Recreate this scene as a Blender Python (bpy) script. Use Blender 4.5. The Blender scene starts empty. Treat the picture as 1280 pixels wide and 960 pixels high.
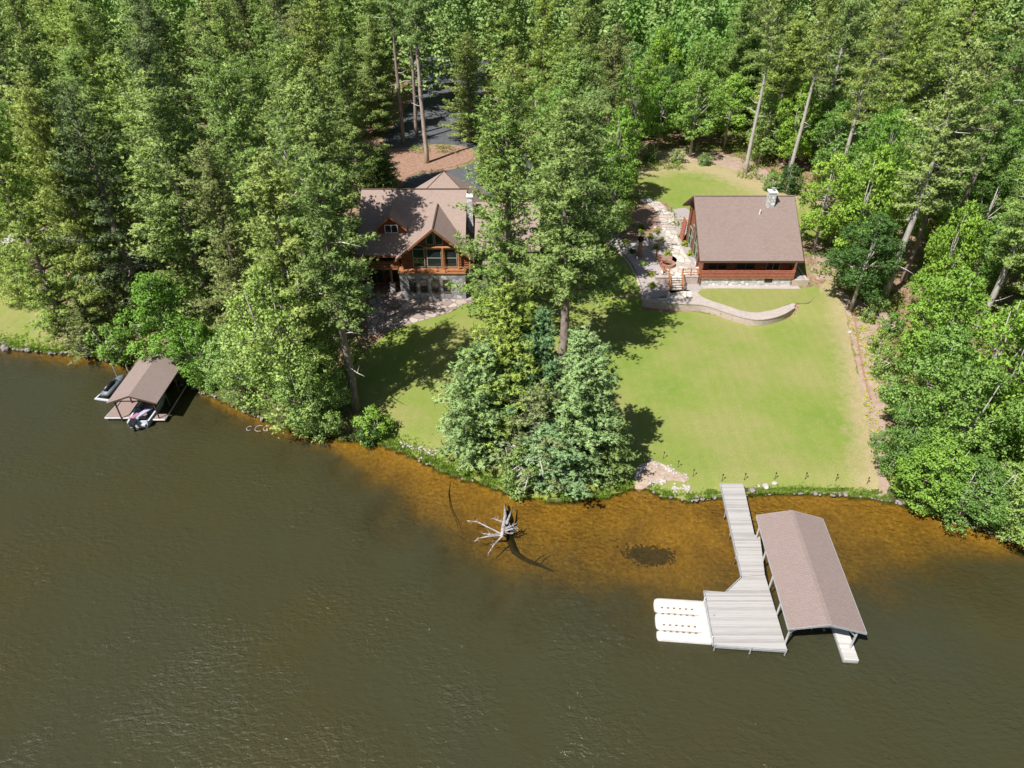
import bpy, math, random
import numpy as np
from mathutils import Vector, Matrix, geometry
S = bpy.context.scene
COL = S.collection
R = math.radians
# ------------------------------------------------------------------ camera, sky, sun
CAM_H, PITCH, F, CX, CY = 42.0, R(36.7), 880.0, 640.0, 480.0
cam = bpy.data.objects.new('camera', bpy.data.cameras.new('camera'))
COL.objects.link(cam)
cam.location = (0, 0, CAM_H)
cam.rotation_euler = (R(90) - PITCH, 0, 0)
cam.data.sensor_width = 36.0
cam.data.lens = 36.0 * F / 1280.0
cam.data.clip_start = 0.5
cam.data.clip_end = 5000
S.camera = cam
SUN_EL = R(54)
SH = Vector((0.72, 0.69, 0)).normalized()          # horizontal direction shadows fall
W = bpy.data.worlds.new('World'); S.world = W; W.use_nodes = True
wn = W.node_tree
bg = wn.nodes['Background']
sky = wn.nodes.new('ShaderNodeTexSky'); sky.sky_type = 'NISHITA'; sky.sun_disc = False
sky.sun_elevation = SUN_EL
sky.sun_rotation = math.atan2(-SH.x, -SH.y)
sky.air_density = 1.0; sky.dust_density = 1.2
wn.links.new(sky.outputs[0], bg.inputs[0]); bg.inputs[1].default_value = 0.05
sl = bpy.data.lights.new('sun', 'SUN'); sl.energy = 5.0; sl.angle = R(0.5); sl.color = (1.0, 0.97, 0.92)
so = bpy.data.objects.new('sun', sl); COL.objects.link(so)
d = Vector((SH.x * math.cos(SUN_EL), SH.y * math.cos(SUN_EL), -math.sin(SUN_EL)))
so.rotation_euler = d.to_track_quat('-Z', 'Y').to_euler()
so.location = (-60, -60, 120)
S.view_settings.view_transform = 'Standard'; S.view_settings.look = 'None'
S.view_settings.gamma = 1.0; S.view_settings.use_curve_mapping = False
S.view_settings.exposure = 0.5
try:
    S.cycles.use_denoising = True
    S.cycles.max_bounces = 6; S.cycles.diffuse_bounces = 3; S.cycles.glossy_bounces = 2
    S.cycles.transmission_bounces = 3; S.cycles.transparent_max_bounces = 6
    S.cycles.caustics_reflective = False; S.cycles.caustics_refractive = False
except Exception:
    pass

# ------------------------------------------------------------------ pixel <-> world
def ray(px, py):
    v = math.atan((py - CY) / F)
    c, s = math.cos(PITCH), math.sin(PITCH)
    a, b = (px - CX) / F, (py - CY) / F
    return Vector((a, c - b * s, -s - b * c))       # forward + a*right - b*up
def at(px, py, z=0.0):
    r = ray(px, py); t = (z - CAM_H) / r.z
    return Vector((r.x * t, r.y * t, z))
def proj(p):
    c, s = math.cos(PITCH), math.sin(PITCH)
    dz = p[2] - CAM_H
    zc = p[1] * c - dz * s
    if zc < 0.1: return (-9999, -9999)
    up = p[1] * s + dz * c
    return (CX + F * p[0] / zc, CY - F * up / zc)

# ------------------------------------------------------------------ shoreline and terrain
SHORE_PX = [(-900, 395), (-500, 405), (-250, 415), (-60, 428), (0, 435), (60, 441), (120, 447), (160, 456), (215, 476), (255, 492), (300, 512), (335, 528),
            (375, 541), (420, 549), (470, 553), (505, 566), (560, 592), (600, 604), (640, 618), (700, 627), (760, 622), (792, 610), (812, 613),
            (830, 620), (860, 625), (900, 622), (960, 617), (1010, 617), (1080, 620), (1110, 626), (1150, 634), (1200, 652), (1240, 666), (1300, 674),
            (1420, 690), (1700, 700)]
SHORE = np.array([at(x, y)[:2] for x, y in SHORE_PX])
SHORE = np.vstack([[-900, 150], SHORE, [900, 30]])
MURK_PX = [(-900, 398), (-500, 408), (0, 441), (120, 455), (200, 480), (260, 500), (340, 538), (400, 556), (445, 585), (500, 640), (560, 682), (620, 712), (700, 738),
           (820, 755), (950, 765), (1080, 735), (1180, 706), (1300, 700), (1700, 712)]
MURK = np.array([at(x, y)[:2] for x, y in MURK_PX])
MURK = np.vstack([[-900, 149], MURK, [900, 28]])
def pdist(P, L):
    best = np.full(len(P), 1e9)
    for a, b in zip(L[:-1], L[1:]):
        ab = b - a
        t = np.clip(((P - a) @ ab) / max(1e-9, ab @ ab), 0, 1)
        dd = np.hypot(P[:, 0] - a[0] - t * ab[0], P[:, 1] - a[1] - t * ab[1])
        best = np.minimum(best, dd)
    return best
def sshore(P):
    y = np.interp(P[:, 0], SHORE[:, 0], SHORE[:, 1])
    return np.where(P[:, 1] > y, 1, -1) * pdist(P, SHORE)
def ss(x, a, b):
    t = np.clip((x - a) / (b - a), 0, 1)
    return t * t * (3 - 2 * t)
def murk_t(P):
    ds = -sshore(P)
    ymk = np.interp(P[:, 0], MURK[:, 0], MURK[:, 1])
    dm = pdist(P, MURK)
    inside = P[:, 1] > ymk
    t = np.where(inside, ds / (ds + dm + 1e-6), 1 + dm / 7.0)
    return np.where(ds > 0, t, 0)
def in_poly(P, poly):
    x, y = P[:, 0], P[:, 1]; c = np.zeros(len(P), bool)
    n = len(poly)
    for i in range(n):
        x1, y1 = poly[i]; x2, y2 = poly[(i + 1) % n]
        if y1 == y2: continue
        k = ((y1 > y) != (y2 > y)) & (x < (x2 - x1) * (y - y1) / (y2 - y1) + x1)
        c ^= k
    return c
WALL_PX = [(806, 376), (822, 378), (845, 379.5), (872, 380.5), (890, 384), (910, 391), (930, 397), (948, 399.5), (966, 397), (980, 392), (992, 384.5)]
ZL = 1.9                                              # level of the lower paved path
WALLP = np.array([at(x, y, ZL)[:2] for x, y in WALL_PX])
def land(P):
    d = sshore(P)
    X, Y = P[:, 0], P[:, 1]
    h = 0.22 + 0.33 * ss(d, 0, 2.5) + 0.6 * ss(d, 2, 28) + 1.9 * ss(d, 26, 75) + 1.6 * ss(d, 75, 200)
    h = h + 0.05 * np.sin(X * .31 + 1) * np.sin(Y * .27) * ss(d, 2, 8)
    # terraces by the cabin
    ty1 = ZL + 1.0 * np.clip((Y - 69.0) / 7.5, 0, 1)
    ty2 = ZL + 1.0 * ss(Y, 73.75, 74.1)
    ty3 = ZL + 1.0 * ss(Y, 70, 80)
    m = ss(X, 17.3, 17.8); T = ty1 * (1 - m) + ty2 * m
    m = ss(X, 33.0, 34.5); T = T * (1 - m) + ty3 * m
    yw = np.interp(X, WALLP[:, 0], WALLP[:, 1])
    wS = np.where(X < WALLP[-1, 0], ss(Y, yw + 0.25, yw + 0.6), ss(Y, yw - 3 , yw + 2.5))
    wX = ss(X, 9.5, 13.5) * (1 - ss(X, 36, 44)); wX = np.where(Y < 70.5, ss(X, 13.6, 15.0) * (1 - ss(X, 36, 44)), wX)
    wN = 1 - ss(Y, 86, 98)
    w = wS * wX * wN
    h = h * (1 - w) + T * w
    # lake bed
    t = murk_t(P)
    bed = -(0.33 + 1.0 * np.clip(t, 0, 1) ** 1.3 + 1.4 * np.clip(t - 1, 0, 2))
    return np.where(d > 0, h, np.maximum(bed, -4.5))
def axis(segs):
    out = []
    for a, b, st in segs: out += list(np.arange(a, b, st))
    out.append(segs[-1][1]); return np.array(out)
GX = axis([(-900, -200, 50), (-200, -70, 5), (-70, 70, 0.5), (70, 200, 5), (200, 900, 50)])
GY = axis([(-500, -20, 40), (-20, 16, 3), (16, 100, 0.5), (100, 200, 4), (200, 1400, 60)])
gx, gy = np.meshgrid(GX, GY)
GP = np.stack([gx.ravel(), gy.ravel()], 1)
GH = land(GP).reshape(gx.shape)
def Hs(x, y):
    i = int(np.clip(np.searchsorted(GX, x) - 1, 0, len(GX) - 2)); j = int(np.clip(np.searchsorted(GY, y) - 1, 0, len(GY) - 2))
    u = (x - GX[i]) / (GX[i + 1] - GX[i]); v = (y - GY[j]) / (GY[j + 1] - GY[j])
    return float((GH[j, i] * (1 - u) + GH[j, i + 1] * u) * (1 - v) + (GH[j + 1, i] * (1 - u) + GH[j + 1, i + 1] * u) * v)
SD = sshore(GP).reshape(gx.shape)
def sdist(x, y):
    i = int(np.clip(np.searchsorted(GX, x) - 1, 0, len(GX) - 2)); j = int(np.clip(np.searchsorted(GY, y) - 1, 0, len(GY) - 2))
    return float(SD[j, i])
def gp(px, py):
    z = 1.0
    for _ in range(12):
        p = at(px, py, z); z = z * .4 + Hs(p.x, p.y) * .6
    p.z = Hs(p.x, p.y); return p
def height_for(base, top_py):
    """tree height so that the top of a tree standing at base shows at row top_py"""
    ang = PITCH - math.atan((CY - top_py) / F)
    return CAM_H - base.y * math.tan(ang) - base.z

# ------------------------------------------------------------------ materials
MATS = {}
def nmat(name, col, rough=0.8, spec=0.3, metal=0.0):
    m = bpy.data.materials.new(name); m.use_nodes = True
    b = m.node_tree.nodes['Principled BSDF']
    b.inputs['Base Color'].default_value = (*col, 1); b.inputs['Roughness'].default_value = rough
    b.inputs['Specular IOR Level'].default_value = spec; b.inputs['Metallic'].default_value = metal
    MATS[name] = m
    return m, m.node_tree, b
def N(nt, typ, **kw):
    n = nt.nodes.new(typ)
    for k, v in kw.items():
        if k.startswith('_'): setattr(n, k[1:], v)
        else: n.inputs[k].default_value = v
    return n
def ramp(nt, src, stops, interp='LINEAR'):
    r = nt.nodes.new('ShaderNodeValToRGB'); r.color_ramp.interpolation = interp
    e = r.color_ramp.elements
    while len(e) < len(stops): e.new(0.5)
    for i, (p, c) in enumerate(stops):
        e[i].position = p; e[i].color = (*c, 1) if len(c) == 3 else c
    nt.links.new(src, r.inputs[0]); return r.outputs[0]
def mixc(nt, fac, a, b, mode='MIX'):
    m = nt.nodes.new('ShaderNodeMix'); m.data_type = 'RGBA'; m.blend_type = mode
    def put(i, v):
        if isinstance(v, (int, float)): m.inputs[i].default_value = v
        elif isinstance(v, tuple): m.inputs[i].default_value = (*v, 1)
        else: nt.links.new(v, m.inputs[i])
    put(0, fac); put(6, a); put(7, b)
    return m.outputs[2]
def coord(nt, kind='Object', scale=(1, 1, 1), rot=(0, 0, 0)):
    t = nt.nodes.new('ShaderNodeTexCoord'); mp = nt.nodes.new('ShaderNodeMapping')
    mp.inputs['Scale'].default_value = scale; mp.inputs['Rotation'].default_value = rot
    nt.links.new(t.outputs[kind], mp.inputs[0]); return mp.outputs[0]
def noise(nt, vec, scale, detail=4, rough=.6):
    n = N(nt, 'ShaderNodeTexNoise', Scale=scale, Detail=detail, Roughness=rough)
    nt.links.new(vec, n.inputs['Vector']); return n.outputs['Fac']
def bump(nt, b, h, strength=.5, dist=.05):
    n = N(nt, 'ShaderNodeBump', Strength=strength, Distance=dist)
    nt.links.new(h, n.inputs['Height']); nt.links.new(n.outputs[0], b.inputs['Normal'])
def noisy(name, c1, c2, scale=3, rough=.8, spec=.25, bs=0.0, bd=.03, metal=0, sc=(1, 1, 1)):
    m, nt, b = nmat(name, c1, rough, spec, metal)
    v = coord(nt, 'Object', sc); f = noise(nt, v, scale, 5)
    c = ramp(nt, f, [(.3, c1), (.7, c2)]); nt.links.new(c, b.inputs['Base Color'])
    if bs: bump(nt, b, f, bs, bd)
    return m

def m_shingle(name, c1, c2, c3):
    m, nt, b = nmat(name, c1, .9, .15)
    v = coord(nt, 'Object')
    br = N(nt, 'ShaderNodeTexBrick', Scale=1.0, **{'Mortar Size': .012, 'Brick Width': .3, 'Row Height': .14, 'Bias': 0.0})
    br.inputs['Color1'].default_value = (*c1, 1); br.inputs['Color2'].default_value = (*c2, 1); br.inputs['Mortar'].default_value = (*[k * .78 for k in c1], 1)
    nt.links.new(v, br.inputs['Vector'])
    f = noise(nt, v, .55, 4); f2 = noise(nt, v, 9, 3)
    c = mixc(nt, ramp(nt, f, [(.35, (0, 0, 0)), (.7, (.55,) * 3)]), br.outputs[0], c3)
    c = mixc(nt, ramp(nt, f2, [(.45, (0,) * 3), (.75, (.35,) * 3)]), c, tuple(k * .6 for k in c1))
    nt.links.new(c, b.inputs['Base Color']); bump(nt, b, br.outputs['Fac'], .4, -.02)
    return m
def m_stone(name, ca, cb, cc, mortar, scale=2.2, wall=True, warp=.25, gap=.06):
    """irregular stones: voronoi cells with mortar joints"""
    m, nt, b = nmat(name, ca, .85, .2)
    v = coord(nt, 'Object')
    n = N(nt, 'ShaderNodeTexNoise', Scale=1.6, Detail=2); nt.links.new(v, n.inputs['Vector'])
    w = mixc(nt, warp, v, n.outputs['Color'], 'ADD')
    vd = N(nt, 'ShaderNodeTexVoronoi', Scale=scale, Randomness=.95); vd.feature = 'DISTANCE_TO_EDGE'; nt.links.new(w, vd.inputs['Vector'])
    vc = N(nt, 'ShaderNodeTexVoronoi', Scale=scale, Randomness=.95); nt.links.new(w, vc.inputs['Vector'])
    sep = nt.nodes.new('ShaderNodeSeparateColor'); nt.links.new(vc.outputs['Color'], sep.inputs[0])
    c = ramp(nt, sep.outputs[0], [(.1, ca), (.5, cb), (.85, cc)])
    f2 = noise(nt, v, 14, 3); c = mixc(nt, ramp(nt, f2, [(.4, (0,) * 3), (.8, (.4,) * 3)]), c, tuple(k * .6 for k in cb))
    e = ramp(nt, vd.outputs['Distance'], [(gap * .4, (1,) * 3), (gap, (0,) * 3)])
    c = mixc(nt, e, c, mortar); nt.links.new(c, b.inputs['Base Color'])
    bump(nt, b, ramp(nt, vd.outputs['Distance'], [(0, (0,) * 3), (gap * 1.5, (1,) * 3)]), .6, .04)
    return m
def m_leaf(name, c1, c2, c3=None, trans=.2):
    m = bpy.data.materials.new(name); m.use_nodes = True; nt = m.node_tree
    b = nt.nodes['Principled BSDF']; out = nt.nodes['Material Output']
    a = nt.nodes.new('ShaderNodeAttribute'); a.attribute_name = 'v'
    oi = nt.nodes.new('ShaderNodeObjectInfo')
    c = ramp(nt, a.outputs['Fac'], [(0, c1), (.6, c2), (1, c3 or c2)])
    g = ramp(nt, oi.outputs['Random'], [(0, (.74, .84, .84)), (.5, (1, 1, 1)), (1, (1.16, 1.08, .92))])
    c = mixc(nt, 1.0, c, g, 'MULTIPLY')
    b.inputs['Roughness'].default_value = .6; b.inputs['Specular IOR Level'].default_value = .3
    nt.links.new(c, b.inputs['Base Color'])
    tr = nt.nodes.new('ShaderNodeBsdfTranslucent'); c2_ = mixc(nt, 1.0, c, (1.1, 1.15, .55), 'MULTIPLY'); nt.links.new(c2_, tr.inputs['Color'])
    mx = nt.nodes.new('ShaderNodeMixShader'); mx.inputs[0].default_value = trans
    nt.links.new(b.outputs[0], mx.inputs[1]); nt.links.new(tr.outputs[0], mx.inputs[2]); nt.links.new(mx.outputs[0], out.inputs[0])
    MATS[name] = m; return m
M_pine = {
    'yellow': m_leaf('pine_needles_yellow', (.22, .33, .075), (.36, .49, .13), (.49, .60, .19)),
    'green': m_leaf('pine_needles_green', (.215, .31, .09), (.37, .475, .145), (.51, .60, .21)),
    'blue': m_leaf('pine_needles_blue', (.18, .31, .13), (.31, .46, .20), (.44, .58, .28)),
    'grey': m_leaf('pine_needles_grey', (.17, .22, .09), (.28, .34, .14), (.39, .44, .19)),
    'gold': m_leaf('pine_needles_gold', (.26, .34, .06), (.43, .52, .10), (.56, .62, .16)),
}
M_dec = {
    'bright': m_leaf('leaves_bright', (.15, .28, .035), (.28, .46, .07), (.40, .57, .12), .28),
    'mid': m_leaf('leaves_mid', (.14, .25, .05), (.26, .42, .095), (.38, .55, .15), .28),
    'light': m_leaf('leaves_light', (.20, .31, .08), (.32, .47, .14), (.44, .58, .21), .3),
    'yellow': m_leaf('leaves_yellow', (.26, .34, .03), (.42, .5, .05), (.58, .6, .10), .4),
    'dark': m_leaf('leaves_dark', (.055, .12, .03), (.11, .21, .05), (.18, .29, .08), .35),
}
M_bark = noisy('pine_bark', (.16, .12, .10), (.36, .30, .26), 5, .9, .1, .6, .05, sc=(1, 1, .35))
M_barkg = noisy('grey_bark', (.30, .27, .25), (.50, .46, .42), 4, .9, .1, .5, .04, sc=(1, 1, .35))
M_deadw = noisy('dead_wood', (.42, .39, .36), (.66, .62, .58), 6, .9, .1, .4, .02)
M_snag = noisy('bleached_wood', (.16, .14, .14), (.50, .47, .47), 4, .85, .1, .4, .02)

def m_ground():
    m, nt, b = nmat('forest_floor_and_lake_bed', (.3, .2, .13), .95, .1)
    v = coord(nt, 'Object')
    n1 = noise(nt, v, .22, 6); n2 = noise(nt, v, 2.2, 5); n3 = noise(nt, v, .07, 3)
    floor = ramp(nt, n2, [(.3, (.17, .10, .06)), (.5, (.28, .185, .125)), (.72, (.40, .28, .20))])
    green = ramp(nt, n2, [(.3, (.06, .10, .02)), (.7, (.2, .26, .05))])
    land_ = mixc(nt, ramp(nt, n1, [(.5, (0,) * 3), (.6, (.8,) * 3)]), floor, green)
    # sandy bed with weed patches
    n4 = noise(nt, v, .35, 5, .65); n5 = noise(nt, v, 3.5, 5, .7)
    bed = ramp(nt, n5, [(.3, (.17, .115, .03)), (.52, (.27, .20, .055)), (.72, (.38, .31, .10))])
    bed = mixc(nt, ramp(nt, n4, [(.5, (0,) * 3), (.7, (.6,) * 3)]), bed, (.13, .09, .04))
    pos = nt.nodes.new('ShaderNodeNewGeometry'); sx = nt.nodes.new('ShaderNodeSeparateXYZ'); nt.links.new(pos.outputs['Position'], sx.inputs[0])
    mr = N(nt, 'ShaderNodeMapRange', **{'From Min': -.28, 'From Max': -.12}); nt.links.new(sx.outputs[2], mr.inputs[0])
    mr2 = N(nt, 'ShaderNodeMapRange', **{'From Min': .28, 'From Max': .55}); nt.links.new(sx.outputs[2], mr2.inputs[0])
    bank = ramp(nt, n2, [(.35, (.05, .04, .02)), (.6, (.09, .12, .03))])
    land_ = mixc(nt, mr2.outputs[0], bank, land_)
    nt.links.new(mixc(nt, mr.outputs[0], bed, land_), b.inputs['Base Color'])
    bump(nt, b, n2, .6, .08)
    return m
def m_lawn():
    m, nt, b = nmat('mown_grass', (.15, .25, .04), .95, .1)
    v = coord(nt, 'Object')
    n1 = noise(nt, v, .11, 5, .6); n2 = noise(nt, v, 1.1, 6, .7); n3 = noise(nt, v, 14, 4, .7)
    a = nt.nodes.new('ShaderNodeAttribute'); a.attribute_name = 'wear'
    c = ramp(nt, n1, [(.3, (.16, .255, .035)), (.46, (.23, .285, .06)), (.6, (.325, .30, .115))])
    c = mixc(nt, ramp(nt, n2, [(.42, (0,) * 3), (.7, (.7,) * 3)]), c, (.30, .295, .105))
    # mower stripes, faint, running towards the lake
    wv = N(nt, 'ShaderNodeTexWave', Scale=.28, Distortion=1.2, Detail=1); wv.bands_direction = 'X'; nt.links.new(v, wv.inputs['Vector'])
    c = mixc(nt, ramp(nt, wv.outputs['Fac'], [(0, (0,) * 3), (1, (.10,) * 3)]), c, (.14, .22, .035))
    # worn, dry edge
    ad = nt.nodes.new('ShaderNodeMath'); ad.operation = 'ADD'; nt.links.new(a.outputs['Fac'], ad.inputs[0])
    n2c = nt.nodes.new('ShaderNodeMath'); n2c.operation = 'MULTIPLY_ADD'; nt.links.new(n2, n2c.inputs[0]); n2c.inputs[1].default_value = 1.1; n2c.inputs[2].default_value = -.55
    nt.links.new(n2c.outputs[0], ad.inputs[1])
    c = mixc(nt, ramp(nt, ad.outputs[0], [(.25, (0,) * 3), (.85, (1,) * 3)]), c, (.45, .34, .21))
    c = mixc(nt, ramp(nt, n3, [(.38, (.6,) * 3), (.6, (0,) * 3)]), c, (.12, .17, .03))
    nt.links.new(c, b.inputs['Base Color']); bump(nt, b, n3, .5, .06)
    return m
def m_water():
    m = bpy.data.materials.new('lake_water'); m.use_nodes = True; nt = m.node_tree
    nt.nodes.remove(nt.nodes['Principled BSDF']); out = nt.nodes['Material Output']
    v = coord(nt, 'Object', (1, 1, 1), (0, 0, R(-14)))
    vs = coord(nt, 'Object', (.75, 1.25, 1), (0, 0, R(-12)))
    w1 = N(nt, 'ShaderNodeTexNoise', Scale=2.4, Detail=5, Roughness=.6, Distortion=.3); nt.links.new(vs, w1.inputs['Vector'])
    w2 = noise(nt, v, .12, 3)
    hgt = nt.nodes.new('ShaderNodeMath'); hgt.operation = 'MULTIPLY'; nt.links.new(w1.outputs['Fac'], hgt.inputs[0])
    nt.links.new(ramp(nt, w2, [(.35, (.25,) * 3), (.65, (1,) * 3)]), hgt.inputs[1])
    bp = N(nt, 'ShaderNodeBump', Strength=.9, Distance=.2); nt.links.new(hgt.outputs[0], bp.inputs['Height'])
    a = nt.nodes.new('ShaderNodeAttribute'); a.attribute_name = 'murk'
    n = noise(nt, v, .22, 5, .7)
    ma = nt.nodes.new('ShaderNodeMath'); ma.operation = 'MULTIPLY_ADD'; nt.links.new(n, ma.inputs[0]); ma.inputs[1].default_value = .9; ma.inputs[2].default_value = -.45
    ad = nt.nodes.new('ShaderNodeMath'); ad.operation = 'ADD'; nt.links.new(ma.outputs[0], ad.inputs[0]); nt.links.new(a.outputs['Fac'], ad.inputs[1])
    fac = ramp(nt, ad.outputs[0], [(0.05, (.0,) * 3), (.45, (.3,) * 3), (.8, (.82,) * 3), (1.0, (.97,) * 3)])
    tp = nt.nodes.new('ShaderNodeBsdfTransparent'); tp.inputs[0].default_value = (.84, .71, .47, 1)
    df = nt.nodes.new('ShaderNodeBsdfDiffuse')
    big = noise(nt, v, .035, 3)
    nt.links.new(ramp(nt, big, [(.35, (.050, .045, .017)), (.65, (.044, .046, .026))]), df.inputs[0])
    nt.links.new(bp.outputs[0], df.inputs['Normal'])
    m1 = nt.nodes.new('ShaderNodeMixShader'); nt.links.new(fac, m1.inputs[0]); nt.links.new(tp.outputs[0], m1.inputs[1]); nt.links.new(df.outputs[0], m1.inputs[2])
    gl = N(nt, 'ShaderNodeBsdfGlossy', Roughness=.12); nt.links.new(bp.outputs[0], gl.inputs['Normal'])
    fr = N(nt, 'ShaderNodeFresnel', IOR=1.33); nt.links.new(bp.outputs[0], fr.inputs['Normal'])
    m2 = nt.nodes.new('ShaderNodeMixShader'); nt.links.new(fr.outputs[0], m2.inputs[0]); nt.links.new(m1.outputs[0], m2.inputs[1]); nt.links.new(gl.outputs[0], m2.inputs[2])
    nt.links.new(m2.outputs[0], out.inputs[0]); return m
M_ground, M_lawn, M_water = m_ground(), m_lawn(), m_water()
M_roof = m_shingle('brown_shingles', (.24, .175, .155), (.285, .215, .192), (.255, .2, .18))
M_roofh = m_shingle('house_shingles', (.32, .235, .2), (.37, .28, .24), (.33, .26, .225))
M_roofb = m_shingle('boathouse_shingles', (.27, .207, .188), (.305, .236, .215), (.272, .213, .194))
M_trimd = nmat('dark_brown_trim', (.10, .06, .045), .7)[0]
M_log = noisy('stained_logs', (.15, .055, .03), (.27, .105, .055), 3, .6, .35, .3, .02, sc=(.4, .4, 2))
M_orange = noisy('orange_stained_timber', (.30, .12, .05), (.45, .20, .09), 4, .6, .3, .2, .01)
M_redlog = noisy('red_stained_timber', (.25, .08, .05), (.38, .14, .09), 4, .6, .3, .2, .01)
M_frame = nmat('sage_window_frame', (.30, .33, .25), .5)[0]
M_framed = nmat('brown_window_frame', (.13, .09, .06), .5)[0]
M_white = nmat('white_trim', (.75, .75, .76), .5)[0]
M_glass = nmat('window_glass', (.02, .028, .03), .04, .9)[0]
M_stone = m_stone('fieldstone', (.19, .19, .21), (.33, .32, .33), (.56, .54, .53), (.25, .24, .24), 2.2)
M_stonew = m_stone('white_fieldstone', (.42, .42, .43), (.62, .61, .6), (.82, .8, .78), (.36, .35, .33), 2.6)
M_flag = m_stone('flagstone', (.44, .38, .34), (.56, .5, .44), (.68, .62, .55), (.30, .25, .21), 1.1)
M_patio = m_stone('patio_flagstone', (.28, .22, .20), (.40, .32, .28), (.5, .42, .37), (.18, .13, .11), .95)
def m_paver(name, c1, c2, mor, w=.3, h=.15, wall=False):
    m, nt, b = nmat(name, c1, .9, .15); v = coord(nt, 'Object')
    if wall:
        sp = nt.nodes.new('ShaderNodeSeparateXYZ'); nt.links.new(v, sp.inputs[0]); cb_ = nt.nodes.new('ShaderNodeCombineXYZ')
        sm = nt.nodes.new('ShaderNodeMath'); sm.operation = 'ADD'; nt.links.new(sp.outputs[0], sm.inputs[0]); nt.links.new(sp.outputs[1], sm.inputs[1])
        nt.links.new(sm.outputs[0], cb_.inputs[0]); nt.links.new(sp.outputs[2], cb_.inputs[1]); v = cb_.outputs[0]
    br = N(nt, 'ShaderNodeTexBrick', Scale=1.0, **{'Mortar Size': .008, 'Brick Width': w, 'Row Height': h})
    for k, c in (('Color1', c1), ('Color2', c2), ('Mortar', mor)): br.inputs[k].default_value = (*c, 1)
    nt.links.new(v, br.inputs['Vector']); f = noise(nt, v, 1.3, 4)
    c = mixc(nt, ramp(nt, f, [(.4, (0,) * 3), (.75, (.4,) * 3)]), br.outputs[0], c2); nt.links.new(c, b.inputs['Base Color'])
    bump(nt, b, br.outputs['Fac'], .4, -.01); return m
M_paver = m_paver('paver_path', (.40, .34, .31), (.50, .43, .39), (.26, .22, .2))
M_block = m_paver('retaining_blocks', (.42, .34, .30), (.52, .43, .37), (.24, .2, .17), .45, .2, wall=True)
M_gravel = noisy('river_gravel', (.27, .235, .225), (.46, .41, .39), 11, .95, .1, .8, .03)
M_mulch = noisy('bark_mulch', (.22, .13, .10), (.36, .24, .19), 6, .95, .1, .8, .04)
M_asph = noisy('asphalt', (.075, .08, .09), (.12, .125, .135), 2, .9, .2, .3, .01)
M_sand = noisy('beach_sand', (.30, .215, .16), (.44, .35, .28), 2.5, .95, .1, .3, .02)
M_pebble = m_stone('pale_pebbles', (.4, .37, .34), (.6, .56, .52), (.78, .74, .7), (.25, .2, .16), 5, gap=.1)
def m_dock(name, c1, c2, axis_='Y', w=.14, ca=(.25, .24, .23)):
    m, nt, b = nmat(name, c1, .85, .2)
    v = coord(nt, 'Object')
    sx = nt.nodes.new('ShaderNodeSeparateXYZ'); nt.links.new(v, sx.inputs[0])
    k = {'X': 0, 'Y': 1}[axis_]
    dv = nt.nodes.new('ShaderNodeMath'); dv.operation = 'DIVIDE'; nt.links.new(sx.outputs[k], dv.inputs[0]); dv.inputs[1].default_value = w
    fl = nt.nodes.new('ShaderNodeMath'); fl.operation = 'FLOOR'; nt.links.new(dv.outputs[0], fl.inputs[0])
    fr = nt.nodes.new('ShaderNodeMath'); fr.operation = 'FRACT'; nt.links.new(dv.outputs[0], fr.inputs[0])
    wn_ = nt.nodes.new('ShaderNodeTexWhiteNoise'); wn_.noise_dimensions = '1D'; nt.links.new(fl.outputs[0], wn_.inputs['W'])
    f = noise(nt, coord(nt, 'Object', (.6, 9, 1) if axis_ == 'Y' else (9, .6, 1)), 1.5, 4)
    mm = nt.nodes.new('ShaderNodeMath'); mm.operation = 'MULTIPLY_ADD'; nt.links.new(wn_.outputs['Value'], mm.inputs[0]); mm.inputs[1].default_value = .7
    nt.links.new(f, mm.inputs[2])
    c = ramp(nt, mm.outputs[0], [(.3, c1), (1.0, c2)])
    gapc = ramp(nt, fr.outputs[0], [(.0, (1,) * 3), (.07, (0,) * 3)])
    c = mixc(nt, gapc, c, ca); nt.links.new(c, b.inputs['Base Color']); bump(nt, b, gapc, .5, -.02)
    return m
M_dock = m_dock('weathered_deck_boards', (.27, .25, .245), (.43, .41, .395))
M_carpet = noisy('tan_dock_surface', (.25, .18, .16), (.31, .235, .21), 5, .95, .1)
M_alu = noisy('aluminium', (.45, .46, .48), (.6, .6, .62), 3, .4, .5, metal=.4)
M_plastic = noisy('off_white_plastic', (.50, .48, .45), (.62, .60, .57), 1.6, .55, .4)
M_black = nmat('black_plastic', (.02, .022, .028), .35, .5)[0]
M_rust = nmat('rusty_roller', (.22, .12, .06), .8)[0]
M_boatw = nmat('white_gelcoat', (.55, .57, .6), .3, .5)[0]
M_navy = nmat('navy_vinyl', (.035, .05, .09), .5, .4)[0]
M_pink = nmat('pink_fabric', (.36, .16, .26), .8)[0]
M_lilac = nmat('lilac_fabric', (.40, .38, .52), .8)[0]
M_greyp = noisy('grey_plastic', (.10, .12, .14), (.18, .2, .22), 2, .5, .4)
M_rock = noisy('shore_rock', (.14, .12, .12), (.36, .31, .30), 1.2, .9, .15, .5, .05)
M_rockp = noisy('pale_rock', (.34, .30, .27), (.55, .5, .46), 2, .9, .15, .5, .05)
M_carve = noisy('carved_wood', (.28, .15, .10), (.40, .23, .16), 3, .75, .2, .5, .03, sc=(1, 1, .4))
M_char = nmat('charred_black', (.02, .018, .018), .95)[0]
M_grassb = m_leaf('grass_blades', (.10, .2, .02), (.2, .34, .04), (.34, .42, .1), .3)
M_under = m_leaf('undergrowth_leaves', (.09, .15, .02), (.2, .28, .04), (.33, .38, .08), .35)
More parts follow.
